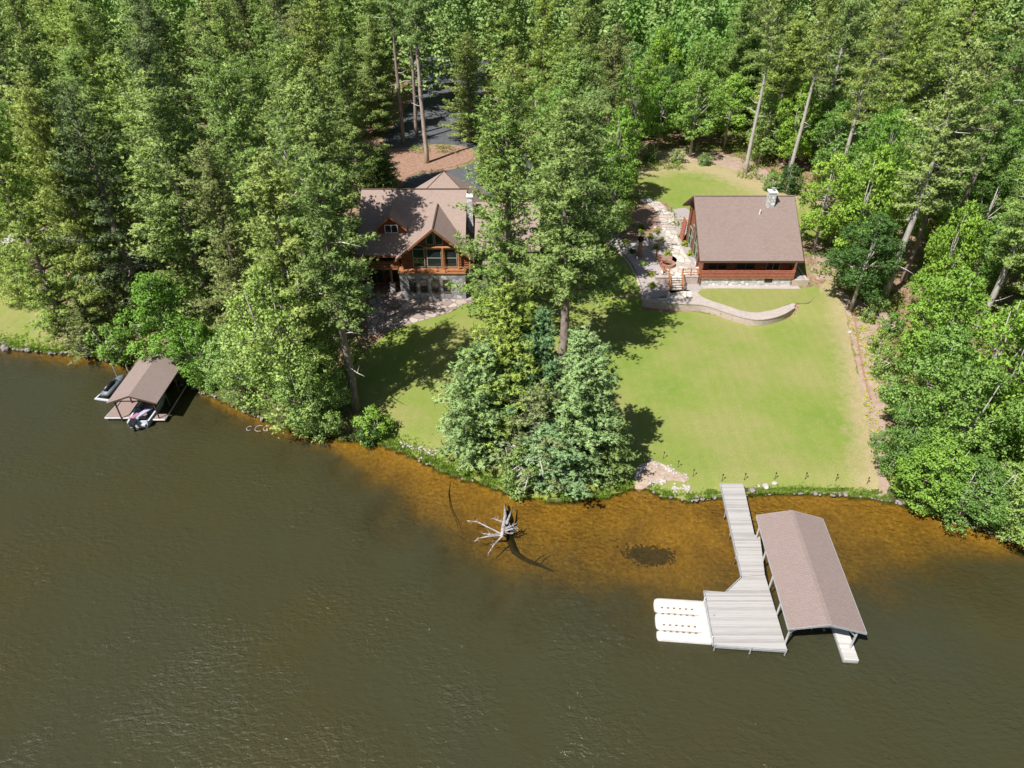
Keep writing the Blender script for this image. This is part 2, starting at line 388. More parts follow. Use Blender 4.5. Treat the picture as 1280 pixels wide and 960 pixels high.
# ------------------------------------------------------------------ mesh helpers
class MB:
    def __init__(s): s.v = []; s.f = []
    def add(s, vs, fs):
        n = len(s.v); s.v += [tuple(p) for p in vs]; s.f += [tuple(i + n for i in f) for f in fs]; return s
    def box(s, x0, y0, z0, x1, y1, z1):
        return s.add([(x0, y0, z0), (x1, y0, z0), (x1, y1, z0), (x0, y1, z0), (x0, y0, z1), (x1, y0, z1), (x1, y1, z1), (x0, y1, z1)],
                     [(0, 3, 2, 1), (4, 5, 6, 7), (0, 1, 5, 4), (1, 2, 6, 5), (2, 3, 7, 6), (3, 0, 4, 7)])
    def tube(s, pts, rad, n=6, cap=True):
        pts = [Vector(p) for p in pts]
        if not isinstance(rad, (list, tuple)): rad = [rad] * len(pts)
        base = len(s.v); d0 = None
        for i, p in enumerate(pts):
            t = (pts[min(i + 1, len(pts) - 1)] - pts[max(i - 1, 0)]).normalized()
            a = Vector((0, 0, 1)) if abs(t.z) < .9 else Vector((1, 0, 0))
            u = t.cross(a).normalized() if d0 is None else (d0 - t * d0.dot(t)).normalized()
            d0 = u; w = t.cross(u)
            for k in range(n):
                an = 2 * math.pi * k / n
                s.v.append(tuple(p + (u * math.cos(an) + w * math.sin(an)) * rad[i]))
        for i in range(len(pts) - 1):
            for k in range(n):
                a, b = base + i * n + k, base + i * n + (k + 1) % n
                s.f.append((a, b, b + n, a + n))
        if cap:
            s.f.append(tuple(base + k for k in range(n))[::-1]); e = base + (len(pts) - 1) * n
            s.f.append(tuple(e + k for k in range(n)))
        return s
    def prism(s, pts, vec):
        """pts: planar outline (3D), extruded by vec"""
        n = len(pts); vec = Vector(vec); b = [Vector(p) for p in pts]
        return s.add(b + [p + vec for p in b], [tuple(range(n))[::-1], tuple(range(n, 2 * n))] + [(i, (i + 1) % n, (i + 1) % n + n, i + n) for i in range(n)])
    def blob(s, c, r, rng, sub=1, flat=.7, jit=.22):
        bmx = __import__('bmesh').new(); __import__('bmesh').ops.create_icosphere(bmx, subdivisions=sub, radius=1)
        sx, sy = rng.uniform(.75, 1.25), rng.uniform(.75, 1.25)
        vs = []
        for v in bmx.verts:
            k = 1 + rng.uniform(-jit, jit); vs.append((c[0] + v.co.x * r * sx * k, c[1] + v.co.y * r * sy * k, c[2] + v.co.z * r * flat * k))
        fs = [tuple(v.index for v in f.verts) for f in bmx.faces]; bmx.free()
        return s.add(vs, fs)
    def build(s, name, mat, parent=None, loc=None, smooth=False, normals=True):
        me = bpy.data.meshes.new(name); me.from_pydata(s.v, [], s.f)
        if normals:
            bmm = __import__('bmesh'); b = bmm.new(); b.from_mesh(me); bmm.ops.recalc_face_normals(b, faces=b.faces); b.to_mesh(me); b.free()
        me.materials.append(mat)
        if smooth: me.polygons.foreach_set('use_smooth', [True] * len(me.polygons))
        o = bpy.data.objects.new(name, me); COL.objects.link(o)
        if parent: o.parent = parent
        if loc is not None: o.location = loc
        return o
def empty(name, loc=(0, 0, 0), rz=0):
    o = bpy.data.objects.new(name, None); COL.objects.link(o); o.location = loc; o.rotation_euler = (0, 0, rz); o.empty_display_size = .3; return o
def tag(o, label, cat, group=None, kind=None):
    if label: o['label'] = label
    if cat: o['category'] = cat
    if group: o['group'] = group
    if kind: o['kind'] = kind
    return o
def fast_mesh(name, V, k, attr=None, mat=None, nrm=None):
    """V: (n*k,3) array of loose k-gons; nrm: one soft shading normal per face (outward from its clump)"""
    n = len(V) // k
    if nrm is not None:
        V = np.array(V).reshape(n, k, 3); g = unit(np.cross(V[:, 1] - V[:, 0], V[:, -1] - V[:, 0])); fl = (g * nrm).sum(1) < 0
        V[fl] = V[fl][:, ::-1]; g[fl] *= -1; nv = unit(nrm * .72 + g * .4); V = V.reshape(-1, 3)
    me = bpy.data.meshes.new(name)
    me.vertices.add(len(V)); me.vertices.foreach_set('co', np.asarray(V, np.float32).ravel())
    me.loops.add(len(V)); me.loops.foreach_set('vertex_index', np.arange(len(V), dtype=np.int32))
    me.polygons.add(n); me.polygons.foreach_set('loop_start', np.arange(0, len(V), k, dtype=np.int32))
    me.update(calc_edges=True)
    if attr is not None:
        a = me.attributes.new('v', 'FLOAT', 'FACE'); a.data.foreach_set('value', np.asarray(attr, np.float32))
    if nrm is not None:
        me.polygons.foreach_set('use_smooth', np.ones(n, bool))
        me.normals_split_custom_set(np.repeat(nv, k, 0).astype(np.float32))
    if mat: me.materials.append(mat)
    return me
def unit(v): return v / np.maximum(np.linalg.norm(v, axis=1, keepdims=True), 1e-6)
def needles(C, D, rng, n=9, ln=.42, w=.05, up=.5, tone=None, spread=1.0, flat=.0):
    """C: tuft centres, D: branch direction per tuft -> triangles"""
    m = len(C)
    c = np.repeat(C, n, 0); dd = np.repeat(D, n, 0)
    d = unit(rng.normal(size=(m * n, 3)) * spread * np.array([1, 1, .6 if flat else 1]) + dd * .7 + np.array([0, 0, up]))
    L = ln * rng.uniform(.6, 1.2, (m * n, 1))
    ref = rng.normal(size=(m * n, 3)) if not flat else rng.normal(size=(m * n, 3)) * (1 - flat) + np.array([-.25, -.3, 1.0]) * flat
    s = unit(np.cross(d, ref)) * w * rng.uniform(.7, 1.3, (m * n, 1))
    st = c - d * .06 + rng.normal(size=c.shape) * .04
    V = np.stack([st - s, st + s, st + d * L], 1).reshape(-1, 3)
    t = rng.random(m) if tone is None else tone
    a = np.clip(np.repeat(t, n) * .75 + rng.random(m * n) * .25, 0, 1)
    return V, a
def leaves(C, rng, n=30, rad=.42, flat=.6, size=.11, up=1.15, tone=None):
    m = len(C); c = np.repeat(C, n, 0) + rng.normal(size=(m * n, 3)) * np.array([rad, rad, rad * flat]) * .6
    nn = unit(rng.normal(size=(m * n, 3)) + np.array([-.15, -.25, up]))
    u = unit(np.cross(nn, rng.normal(size=(m * n, 3)))); w = np.cross(nn, u)
    s = size * rng.uniform(.65, 1.35, (m * n, 1))
    V = np.stack([c - u * s * 1.2, c + w * s * .8, c + u * s * 1.2, c - w * s * .8], 1).reshape(-1, 3)
    t = rng.random(m) if tone is None else tone
    return V, np.clip(np.repeat(t, n) * .6 + rng.random(m * n) * .4, 0, 1)

# ------------------------------------------------------------------ tree prototypes (mesh data shared by the copies)
def gen_pine(seed, H=24., Rr=4.6, cb=.12, gap=.55, per=5, irr=.35, nt=8, ln=.30, w=.042, cone=False, dens=1.0, droop=-4, dead=0, puff=.62, tn=12):
    rg = np.random.default_rng(seed); rp = random.Random(seed)
    T = MB(); n = 14
    sway = [(rp.uniform(-.12, .12), rp.uniform(-.12, .12)) for _ in range(n + 1)]
    pth = []; sx = sy = 0
    for i in range(n + 1):
        sx += sway[i][0]; sy += sway[i][1]; pth.append(Vector((sx, sy, H * i / n - (.8 if i == 0 else 0))))
    r0 = H * .0135 + .05
    T.tube(pth, [r0 * (1.25 if i == 0 else 1) * (1 - i / n) ** .75 + .025 for i in range(n + 1)], 9)
    def tr(z):
        q = min(max(z / H * n, 0), n - 1e-6); i = int(q); return pth[i].lerp(pth[i + 1], q - i) if i > 0 else Vector((pth[0].x, pth[0].y, z)).lerp(pth[1], q)
    C, D, tone, NR = [], [], [], []
    z = cb * H
    sect = [rp.uniform(.6, 1.15) for _ in range(9)]
    Dd = MB()
    while z < H * .985:
        t = (z - cb * H) / (H * (1 - cb))
        if cone: prof = (1 - t) ** .85 * .95 + .04
        else: prof = (1 - t) ** .48 * (.66 + .34 * min(1, t / .2))
        a0 = rp.uniform(0, 6.28)
        k_ = max(3, int(round(per * (1 - .3 * t))))
        wh = rp.uniform(1 - irr, 1 + irr * .4) 
        for k in range(k_):
            if rp.random() > dens: continue
            az = a0 + 6.283 * k / k_ + rp.uniform(-.35, .35)
            L = Rr * prof * wh * rp.uniform(1 - irr, 1.1) * sect[int((az % 6.28) / 6.29 * 9)] + .3
            el = R(droop + (52 if not cone else 40) * t ** 1.3 + rp.gauss(0, 7))
            h = Vector((math.cos(az), math.sin(az), 0)); b = tr(z)
            def P(s): return b + h * (L * s * math.cos(el)) + Vector((0, 0, L * s * math.sin(el) + (.14 if not cone else .05) * L * s * s))
            T.tube([P(0), P(.45), P(1)], [.018 * L + .02, .012 * L + .012, .01], 4, False)
            # foliage: flattened puffs of needle tufts along the outer part of the branch
            tb = rp.uniform(.1, .9); side = h.cross(Vector((0, 0, 1)))
            s = rp.uniform(.30, .42) if L > 1.5 else .12
            while s <= 1.03:
                p = P(min(s, 1))
                wl = .21 * L * (1.04 - s) ** .6
                offs = [0.0] if wl < .42 else ([-wl * .55, wl * .55] if wl < 1.0 else [-wl, -wl * .3, wl * .35, wl])
                for of in offs:
                    pr = puff * rp.uniform(.7, 1.25) * (1 if L > 1.5 else .75)
                    pc = p + side * (of + rp.gauss(0, .12)) + h * (rp.gauss(0, .12) - abs(of) * .25) + Vector((0, 0, rp.gauss(0, .08) + abs(of) * .06))
                    tp = tb * .5 + .5 * rp.random()
                    for _ in range(max(4, int(tn * (pr / .55) ** 2))):
                        q = h * rp.gauss(0, pr * .62) + side * rp.gauss(0, pr * .42) + Vector((0, 0, rp.gauss(0, pr * .2)))
                        C.append(pc + q); NR.append((q.x / pr * 1.3 + h.x * .25, q.y / pr * 1.3 + h.y * .25, q.z / pr * 3.0 + .55)); dr = Vector((q.x, q.y, .0)) / pr + h * .3; D.append(dr); tone.append(min(1, max(0, tp * .75 + .25 * rp.random())))
                s += puff * .95 / max(L, .7) * rp.uniform(.8, 1.25)
        z += gap * rp.uniform(.75, 1.25) * (1 - .35 * t)
    for q in range(6): C.append(tr(H * .985) + Vector((0, 0, .12 * q))); D.append(Vector((0, 0, 1))); tone.append(.8); NR.append((0, 0, 1))
    V, a = needles(np.array(C), np.array([tuple(x) for x in D]), rg, nt, ln, w, up=.35, tone=np.array(tone), flat=.6)
    crown = fast_mesh('crown', V, 3, a, nrm=np.repeat(unit(np.array(NR, float)), nt, 0))
    limbs = None; nT = len(T.f)
    if dead:
        for i in range(dead):
            zz = H * rp.uniform(max(.12, cb - .32), min(.9, cb + .3)); az = rp.uniform(0, 6.28); L = rp.uniform(1.2, 3.4)
            p = tr(zz); h = Vector((math.cos(az), math.sin(az), rp.uniform(-.1, .35)))
            m_ = p + h * L * .5 + Vector((0, 0, rp.uniform(-.1, .25))); e = p + h * L + Vector((rp.uniform(-.4, .4), rp.uniform(-.4, .4), rp.uniform(-.3, .4)))
            Dd.tube([p, m_, e], [.06, .045, .012], 4)
            Dd.tube([m_, m_ + Vector((rp.uniform(-.7, .7), rp.uniform(-.7, .7), .35))], [.03, .008], 4)
        T.add(Dd.v, Dd.f)
    trunk = mesh_of(T, 'trunk')
    if dead: trunk.polygons.foreach_set('material_index', [0] * nT + [1] * (len(T.f) - nT))
    return dict(crown=crown, trunk=trunk, dead=limbs, H=H, R=Rr)
def mesh_of(mb, name):
    me = bpy.data.meshes.new(name); me.from_pydata(mb.v, [], mb.f); me.polygons.foreach_set('use_smooth', [True] * len(me.polygons)); return me
def gen_dec(seed, H=13., Rr=4.8, cb=.18, lobes=16, cl=26, nl=40, size=.11, crad=.40, multi=1, top=.85):
    rg = np.random.default_rng(seed); rp = random.Random(seed); T = MB(); pts = []; tone = []; lob = []
    stems = []
    for s_ in range(multi):
        ox, oy = (0, 0) if multi == 1 else (rp.uniform(-.35, .35), rp.uniform(-.35, .35))
        tx, ty = rp.uniform(-.12, .12) * Rr * (1 + multi), rp.uniform(-.12, .12) * Rr * (1 + multi)
        pth = [Vector((ox, oy, -.6)), Vector((ox + tx * .3, oy + ty * .3, H * .3)), Vector((ox + tx * .7, oy + ty * .8, H * .6)), Vector((ox + tx, oy + ty, H * .9))]
        r0 = (H * .013 + .04) / (1 if multi == 1 else 1.4)
        T.tube(pth, [r0 * 1.2, r0 * .85, r0 * .5, .03], 8); stems.append(pth)
    L = []
    for i in range(lobes):
        t = (i + .5) / lobes; z = H * (cb + (1 - cb) * t * .9)
        prof = math.sin(math.pi * min(1, (t * top + .12))) ** .65
        az = i * 2.4 + rp.uniform(-.4, .4); rr = Rr * prof * rp.uniform(.4, .95) * (1 if i < lobes - 2 else .3)
        r = Rr * rp.uniform(.26, .38) * (.75 + .25 * prof)
        c = Vector((math.cos(az) * rr, math.sin(az) * rr, min(z, H - r * .75))); L.append((c, r))
        st = rp.choice(stems); p0 = st[1].lerp(st[2], rp.uniform(0, 1)) if z > H * .4 else st[0].lerp(st[1], rp.uniform(.5, 1))
        T.tube([p0, p0.lerp(c, .55) + Vector((0, 0, -.2)), c], [.09, .055, .02], 5, False)
    cen = np.array([tuple(c) for c, r in L]); rad = np.array([r for c, r in L])
    for i, (c, r) in enumerate(L):
        d = unit(rg.normal(size=(cl * 2, 3)) + np.array([0, 0, .35]))
        q = np.array(tuple(c)) + d * r * rg.uniform(.72, 1.05, (len(d), 1)) * np.array([1, 1, .82])
        dist = np.linalg.norm(q[:, None] - cen[None], axis=2) / rad[None]; dist[:, i] = 9
        q = q[(dist.min(1) > .78)]
        keep = []
        for v_ in q:
            if all(np.sum((v_ - k) ** 2) > (crad * 1.42) ** 2 for k in keep): keep.append(v_)
            if len(keep) >= cl: break
        q = np.array(keep).reshape(-1, 3); pts.append(q); lob.append(np.repeat(np.array([tuple(c)]), len(q), 0)); tone.append(np.full(len(q), rp.uniform(0, .65)) + rg.random(len(q)) * .35)
    C = np.vstack(pts); tn = np.concatenate(tone)
    V, a = leaves(C, rg, nl, crad, .6, size, tone=tn)
    fc = V.reshape(-1, 4, 3).mean(1); cc = np.repeat(C, nl, 0); ll = np.repeat(np.vstack(lob), nl, 0)
    nr = unit(unit(fc - cc) * .9 + unit(cc - ll) * .5 + np.array([0, 0, .45]))
    return dict(crown=fast_mesh('crown', V, 4, a, nrm=nr), trunk=mesh_of(T, 'trunk'), dead=None, H=H, R=Rr)
PR = {}
PR['pineA'] = gen_pine(1, 24, 6.0, .05, 1.0, 5, .42)
PR['pineB'] = gen_pine(2, 24, 6.0, .07, 1.08, 5, .5, puff=.72, droop=2)
PR['pineC'] = gen_pine(3, 24, 5.6, .2, 1.0, 5, .45, dead=8)
PR['pineD'] = gen_pine(4, 25, 5.0, .43, .9, 5, .48, dead=12)        # high crown, bare trunk
PR['pineE'] = gen_pine(5, 23, 5.2, .08, .85, 5, .42, dens=.9, dead=22, puff=.48, tn=9)   # sparse, greyish
PR['pineG'] = gen_pine(26, 24, 6.0, .34, .95, 5, .5, puff=.68, droop=2)
PR['pineF'] = gen_pine(6, 24, 4.8, .60, .8, 5, .45, dead=8)
PR['youngA'] = gen_pine(7, 13, 4.4, .03, .55, 6, .32, droop=2, puff=.5, tn=15, ln=.28)
PR['youngB'] = gen_pine(8, 11, 4.0, .03, .52, 6, .35, droop=4, puff=.5, tn=15, ln=.28)
PR['spruceB'] = gen_pine(18, 11, 3.6, .04, .6, 6, .3, cone=True, ln=.28, droop=-4, puff=.46, tn=14)
PR['spruceG'] = gen_pine(9, 10, 3.6, .05, .7, 5, .35, dead=34, dens=.75, puff=.42, tn=12, ln=.28)  # half bare
PR['decA'] = gen_dec(11); PR['decB'] = gen_dec(12, lobes=20, multi=2); PR['decC'] = gen_dec(13, 15, 4.2, .25, 18)
PR['decD'] = gen_dec(14, 14, 5.0, .12, 30, 26, 24, .10, .42, multi=4, top=.95)     # loose, many stems
PR['decE'] = gen_dec(15, 12, 4.6, .04, 26, 34, 30, multi=3, top=.8)
PR['bush'] = gen_dec(16, 3.2, 2.0, .02, 12, 16, 26, .085, .26, multi=4, top=.8)
PR['shrub'] = gen_dec(17, .62, .5, .0, 7, 10, 24, .035, .09, multi=3, top=.7)
PR['sapling'] = gen_dec(18, 5.5, 2.2, .15, 10, 18, 22, .10, .32)
def slot(o, mat, two=False):
    if not o.data.materials:
        o.data.materials.append(mat)
        if two: o.data.materials.append(M_deadw)
    o.material_slots[0].link = 'OBJECT'; o.material_slots[0].material = mat
def plant(kind, base, H, Rr, mat, label, cat='tree', group=None, name='tree', rz=None, bark=None, lean=(0, 0)):
    p = PR[kind]; root = empty(name, base); rr = random.Random(int(base[0] * 131 + base[1] * 977))
    root.rotation_euler = (lean[1], lean[0], rr.uniform(0, 6.28) if rz is None else rz)
    if lean != (0, 0): root.rotation_euler = (lean[1], lean[0], 0)
    s, z = Rr / p['R'], H / p['H']
    tag(root, label, cat, group)
    for nm, me, mt in (('trunk', p['trunk'], bark or M_bark), ('crown', p['crown'], mat), ('dead_branches', p['dead'], M_deadw)):
        if me is None: continue
        if name == 'shrub' and nm == 'trunk': nm = 'stems'
        o = bpy.data.objects.new(nm if nm != 'crown' or name != 'shrub' else 'foliage', me); COL.objects.link(o); o.parent = root; o.scale = (s, s, z)
        slot(o, mt, nm == 'trunk')
    return root

# ------------------------------------------------------------------ ground and water
def grid_mesh(name, X, Y, Z, mat):
    nx, ny = len(X), len(Y); gx_, gy_ = np.meshgrid(X, Y)
    V = np.stack([gx_.ravel(), gy_.ravel(), Z.ravel()], 1)
    i = np.arange(nx * ny).reshape(ny, nx)
    Q = np.stack([i[:-1, :-1], i[:-1, 1:], i[1:, 1:], i[1:, :-1]], -1).reshape(-1)
    me = bpy.data.meshes.new(name); me.vertices.add(len(V)); me.vertices.foreach_set('co', V.astype(np.float32).ravel())
    me.loops.add(len(Q)); me.loops.foreach_set('vertex_index', Q.astype(np.int32)); n = len(Q) // 4
    me.polygons.add(n); me.polygons.foreach_set('loop_start', np.arange(0, len(Q), 4, dtype=np.int32)); me.update(calc_edges=True)
    me.polygons.foreach_set('use_smooth', [True] * n); me.materials.append(mat)
    o = bpy.data.objects.new(name, me); COL.objects.link(o); return o
tag(grid_mesh('ground', GX, GY, GH, M_ground), 'forest floor and lake bed', None, kind='structure')
WX = axis([(-900, -200, 50), (-200, -60, 5), (-60, 60, 1), (60, 200, 5), (200, 900, 50)])
WY = axis([(-500, -20, 40), (-20, 16, 3), (16, 80, 1), (80, 155, 5)])
wg = np.meshgrid(WX, WY); WP = np.stack([wg[0].ravel(), wg[1].ravel()], 1)
wo = grid_mesh('water', WX, WY, np.zeros(wg[0].shape), M_water)
at_ = wo.data.attributes.new('murk', 'FLOAT', 'POINT'); tt = murk_t(WP)
at_.data.foreach_set('value', np.clip(.05 + .62 * np.clip(tt, 0, 1) ** 1.8 + .5 * np.clip(tt - 1, 0, 1), 0, 1.3).astype(np.float32))
tag(wo, 'brown lake water', None, kind='structure')

def smooth_poly(pts, closed=True, step=.5, jit=0, seed=0):
    n = len(pts); out = []; rp = random.Random(seed)
    for i in range(n if closed else n - 1):
        p0, p1, p2, p3 = [Vector(pts[(i + k) % n] if closed else pts[min(max(i + k, 0), n - 1)]) for k in (-1, 0, 1, 2)]
        m = max(1, int((p2 - p1).length / step))
        for j in range(m):
            t = j / m
            q = .5 * ((2 * p1) + (p2 - p0) * t + (2 * p0 - 5 * p1 + 4 * p2 - p3) * t * t + (-p0 + 3 * p1 - 3 * p2 + p3) * t ** 3)
            if jit: q = q + Vector((rp.gauss(0, jit), rp.gauss(0, jit)))
            out.append(q)
    if not closed: out.append(Vector(pts[-1]))
    return out
def sub_poly(pts, step=.5):
    out = []
    for a, b in zip(pts, pts[1:] + pts[:1]):
        a, b = Vector(a), Vector(b); m = max(1, int((b - a).length / step)); out += [a.lerp(b, j / m) for j in range(m)]
    return out
def drape(name, poly, mat, off=.03, step=.7, skirt=.1, zf=None, parent=None, smooth=True, jit=0, attr=None, straight=False):
    """sheet following the terrain inside an outline; outline in world xy"""
    pl = sub_poly(poly, step) if straight or not smooth else smooth_poly(poly, True, step, jit, 3)
    P = np.array([tuple(p[:2]) for p in pl]); x0, y0 = P.min(0); x1, y1 = P.max(0)
    g = np.meshgrid(np.arange(x0, x1, step), np.arange(y0, y1, step)); G = np.stack([g[0].ravel(), g[1].ravel()], 1)
    G = G[in_poly(G, P)]
    if len(G):
        G = G[pdist(G, np.vstack([P, P[:1]])) > step * .35]
    allp = [Vector(p) for p in P] + [Vector(p) for p in G]
    r = geometry.delaunay_2d_cdt(allp, [], [list(range(len(P)))], 1, 1e-4)
    zf = zf or (lambda x, y: Hs(x, y))
    top = [(v.x, v.y, zf(v.x, v.y) + off) for v in r[0]]; faces = [tuple(f) for f in r[2]]
    # skirt round the outline
    ec = {}
    for f in faces:
        for a, b in zip(f, f[1:] + f[:1]): ec[(a, b)] = 1
    if skirt:
        low = {}
        for (a, b) in list(ec):
            if (b, a) not in ec:
                for q in (a, b):
                    if q not in low: low[q] = len(top); top.append((top[q][0], top[q][1], top[q][2] - skirt))
                faces.append((b, a, low[a], low[b]))
    me = bpy.data.meshes.new(name); me.from_pydata(top, [], faces); me.materials.append(mat)
    if attr:
        at__ = me.attributes.new('wear', 'FLOAT', 'POINT'); at__.data.foreach_set('value', attr(np.array(top)).astype(np.float32))
    o = bpy.data.objects.new(name, me); COL.objects.link(o)
    if parent: o.parent = parent
    return o
def PX(lst): return [gp(x, y).xy for x, y in lst]
def PZ(lst, z): return [at(x, y, z).xy for x, y in lst]
# main lawn
shore_in = []
for i, (x, y) in enumerate(SHORE_PX):
    if 430 <= x <= 1085: shore_in.append((x, y - 2.2))
lawn_px = [(452, 540), (436, 500), (445, 455), (470, 428), (500, 405), (540, 385), (575, 372), (610, 372), (640, 362), (690, 328), (730, 302), (757, 302), (776, 318), (791, 338),
           (801, 362), (803, 388)] + [(830, 390), (872, 391), (900, 396), (930, 404), (950, 406), (975, 402), (996, 390), (1003, 374), (1018, 366), (1036, 350), (1046, 362), (1056, 385), (1064, 430), (1074, 480), (1084, 530), (1090, 570), (1098, 605), (1100, 619)]
lawn_xy = PX(lawn_px) + [Vector(gp(x, y).xy) for x, y in shore_in[::-1]]
EDGE_W = np.array([gp(x, y).xy for x, y in [(1018, 350), (1050, 365), (1060, 400), (1068, 440), (1078, 490), (1088, 545), (1096, 600), (1104, 625)]])
BACK_W = np.array([gp(x, y).xy for x, y in [(795, 212), (830, 206), (880, 208), (930, 225), (960, 238), (1010, 250)]])
LEFT_W = np.array([gp(x, y).xy for x, y in [(65, 395), (80, 412), (120, 436)]])
def wear(P):
    q = P[:, :2]; a = (1 - np.clip(pdist(q, EDGE_W) / 3.6, 0, 1)) * .9; b = 1 - np.clip(pdist(q, BACK_W) / 6.0, 0, 1); c = (1 - np.clip(pdist(q, LEFT_W) / 5.0, 0, 1)) * .8
    return np.maximum(np.maximum(a, b), c)
tag(drape('lawn', lawn_xy, M_lawn, .05, .7, .12, jit=.06, attr=wear), 'mown lawn', None, kind='structure')
back_px = [(788, 222), (800, 208), (830, 203), (880, 203), (930, 218), (960, 232), (1010, 246), (1030, 262), (1030, 300), (880, 300), (862, 290), (845, 266), (828, 252), (806, 249), (790, 242)]
tag(drape('back_lawn', PX(back_px), M_lawn, .05, .8, .12, jit=.06, attr=wear), 'lawn behind cabin', None, kind='structure')
left_px = [(-260, 330), (-120, 300), (-20, 295), (25, 335), (52, 375), (66, 402), (90, 424), (130, 440), (112, 443), (60, 436), (0, 430), (-60, 423), (-260, 411)]
tag(drape('left_lawn', PX(left_px), M_lawn, .05, .8, .12, jit=.06, attr=wear), 'lawn at left of lake', None, kind='structure')
strip = [(1040, 352), (1062, 372), (1098, 382), (1112, 400), (1106, 440), (1100, 480), (1106, 530), (1108, 580), (1110, 620), (1098, 618), (1088, 560), (1078, 500), (1066, 430), (1056, 385)]
tag(drape('dirt_strip', PX(strip), noisy('pink_dirt', (.29, .205, .155), (.42, .32, .25), 1.5, .95, .1, .4, .03), .035, .7, .1, jit=.12), 'bare dirt strip', None, kind='structure')
bdirt = [(785, 230), (800, 200), (830, 188), (880, 190), (940, 203), (975, 225), (1010, 240), (1040, 262), (1045, 300), (1055, 340), (1030, 350), (1015, 340), (1015, 300), (1000, 262), (960, 244), (925, 228), (880, 212), (830, 212), (800, 225)]
tag(drape('dirt_border', PX(bdirt), MATS['pink_dirt'] if 'pink_dirt' in MATS else M_mulch, .04, .8, .1, jit=.15), 'bare dirt border', None, kind='structure')
tag(drape('gravel_track', PX([(-60, 303), (0, 299), (20, 291), (62, 287), (66, 294), (26, 299), (0, 307), (-60, 311)]), noisy('pale_gravel_track', (.45, .43, .42), (.62, .6, .58), 3, .9), .08, .6, .1), 'pale gravel track behind left lawn', None, kind='structure')
# driveway loop behind the house, with needle covered island
drv = [(478, 182), (498, 150), (516, 118), (520, 60), (606, 60), (604, 120), (612, 150), (650, 185), (672, 215), (680, 262), (540, 262), (488, 262), (500, 240), (513, 221), (545, 216), (585, 207), (598, 196), (586, 184), (545, 180), (505, 184)]
tag(drape('driveway', PX(drv), M_asph, .04, 1.0, .1), 'grey asphalt driveway', None, kind='structure')
isl = [(440, 250), (450, 190), (508, 186), (545, 183), (584, 187), (592, 196), (580, 205), (545, 213), (514, 219), (500, 238), (492, 258)]
tag(drape('needle_bed', PX(isl), noisy('pine_needle_mulch', (.22, .13, .09), (.36, .23, .17), 2.5, .95, .1, .5, .04), .05, .8, .12, jit=.05), 'orange needle litter', None, kind='structure')
# house patio
pat = [(462, 418), (458, 395), (466, 372), (500, 366), (590, 368), (600, 376), (578, 382), (560, 392), (525, 402), (492, 412), (472, 418)]
tag(drape('patio', PX(pat), M_patio, .09, .6, .15), 'flagstone patio below house', None, kind='structure')
# beach cut
bch = [(797, 600), (793, 590), (800, 582), (814, 577), (830, 580), (848, 590), (862, 598), (858, 601), (835, 602), (815, 604), (806, 610), (800, 616), (794, 612)]
tag(drape('sand_beach', PX(bch), M_sand, .065, .4, .12, jit=.05), 'small sandy beach', None, kind='structure')
# ------------------------------------------------------------------ terraces by the cabin
def ztop(x, y): return Hs(x, y)
grav = [(752, 300), (765, 297), (785, 300), (800, 300), (830, 288), (862, 298), (868, 330), (876, 345), (876, 362), (845, 366), (822, 372), (806, 374), (803, 360), (795, 340), (780, 318), (760, 305)]
tag(drape('gravel_bed', PX(grav), M_gravel, .075, .5, .15), 'grey gravel bed with shrubs', None, kind='structure')
gupper = [(822, 270), (844, 262), (862, 264), (864, 300), (846, 296), (826, 285)]
tag(drape('gravel_bed_upper', PX(gupper), M_gravel, .08, .5, .15), 'gravel beside upper steps', None, kind='structure')
mul = [(795, 262), (812, 260), (826, 266), (829, 280), (812, 286), (797, 284), (790, 275)]
tag(drape('mulch_bed', PX(mul), M_mulch, .08, .5, .15), 'brown mulch bed', None, kind='structure')
kl = smooth_poly([p for p in PX([(752, 299), (775, 317), (792, 340), (801, 362), (803.5, 380)])], False, .4)
kb = MB(); kb.tube([(p.x, p.y, Hs(p.x, p.y) + .06) for p in kl], .14, 6)
tag(kb.build('edging', M_paver), 'pale curved edging strip between gravel bed and lawn', 'edging')
# flagstone walk, upper part, then widening to the stair head
up = [(803, 249), (818, 250), (830, 258), (838, 268), (842, 278), (828, 280), (822, 268), (814, 258), (802, 253)]
tag(drape('upper_path', PX(up), M_flag, .12, .4, .15), 'flagstone path to back lawn', None, kind='structure')
lowf = [(829, 288), (843, 287), (848, 302), (856, 318), (866, 331), (874, 343), (861, 345.5), (838, 345.5), (826, 341), (838, 330), (840, 318), (834, 303)]
tag(drape('flagstone_path', PX(lowf), M_flag, .12, .4, .15), 'pale flagstone walk beside cabin', None, kind='structure')
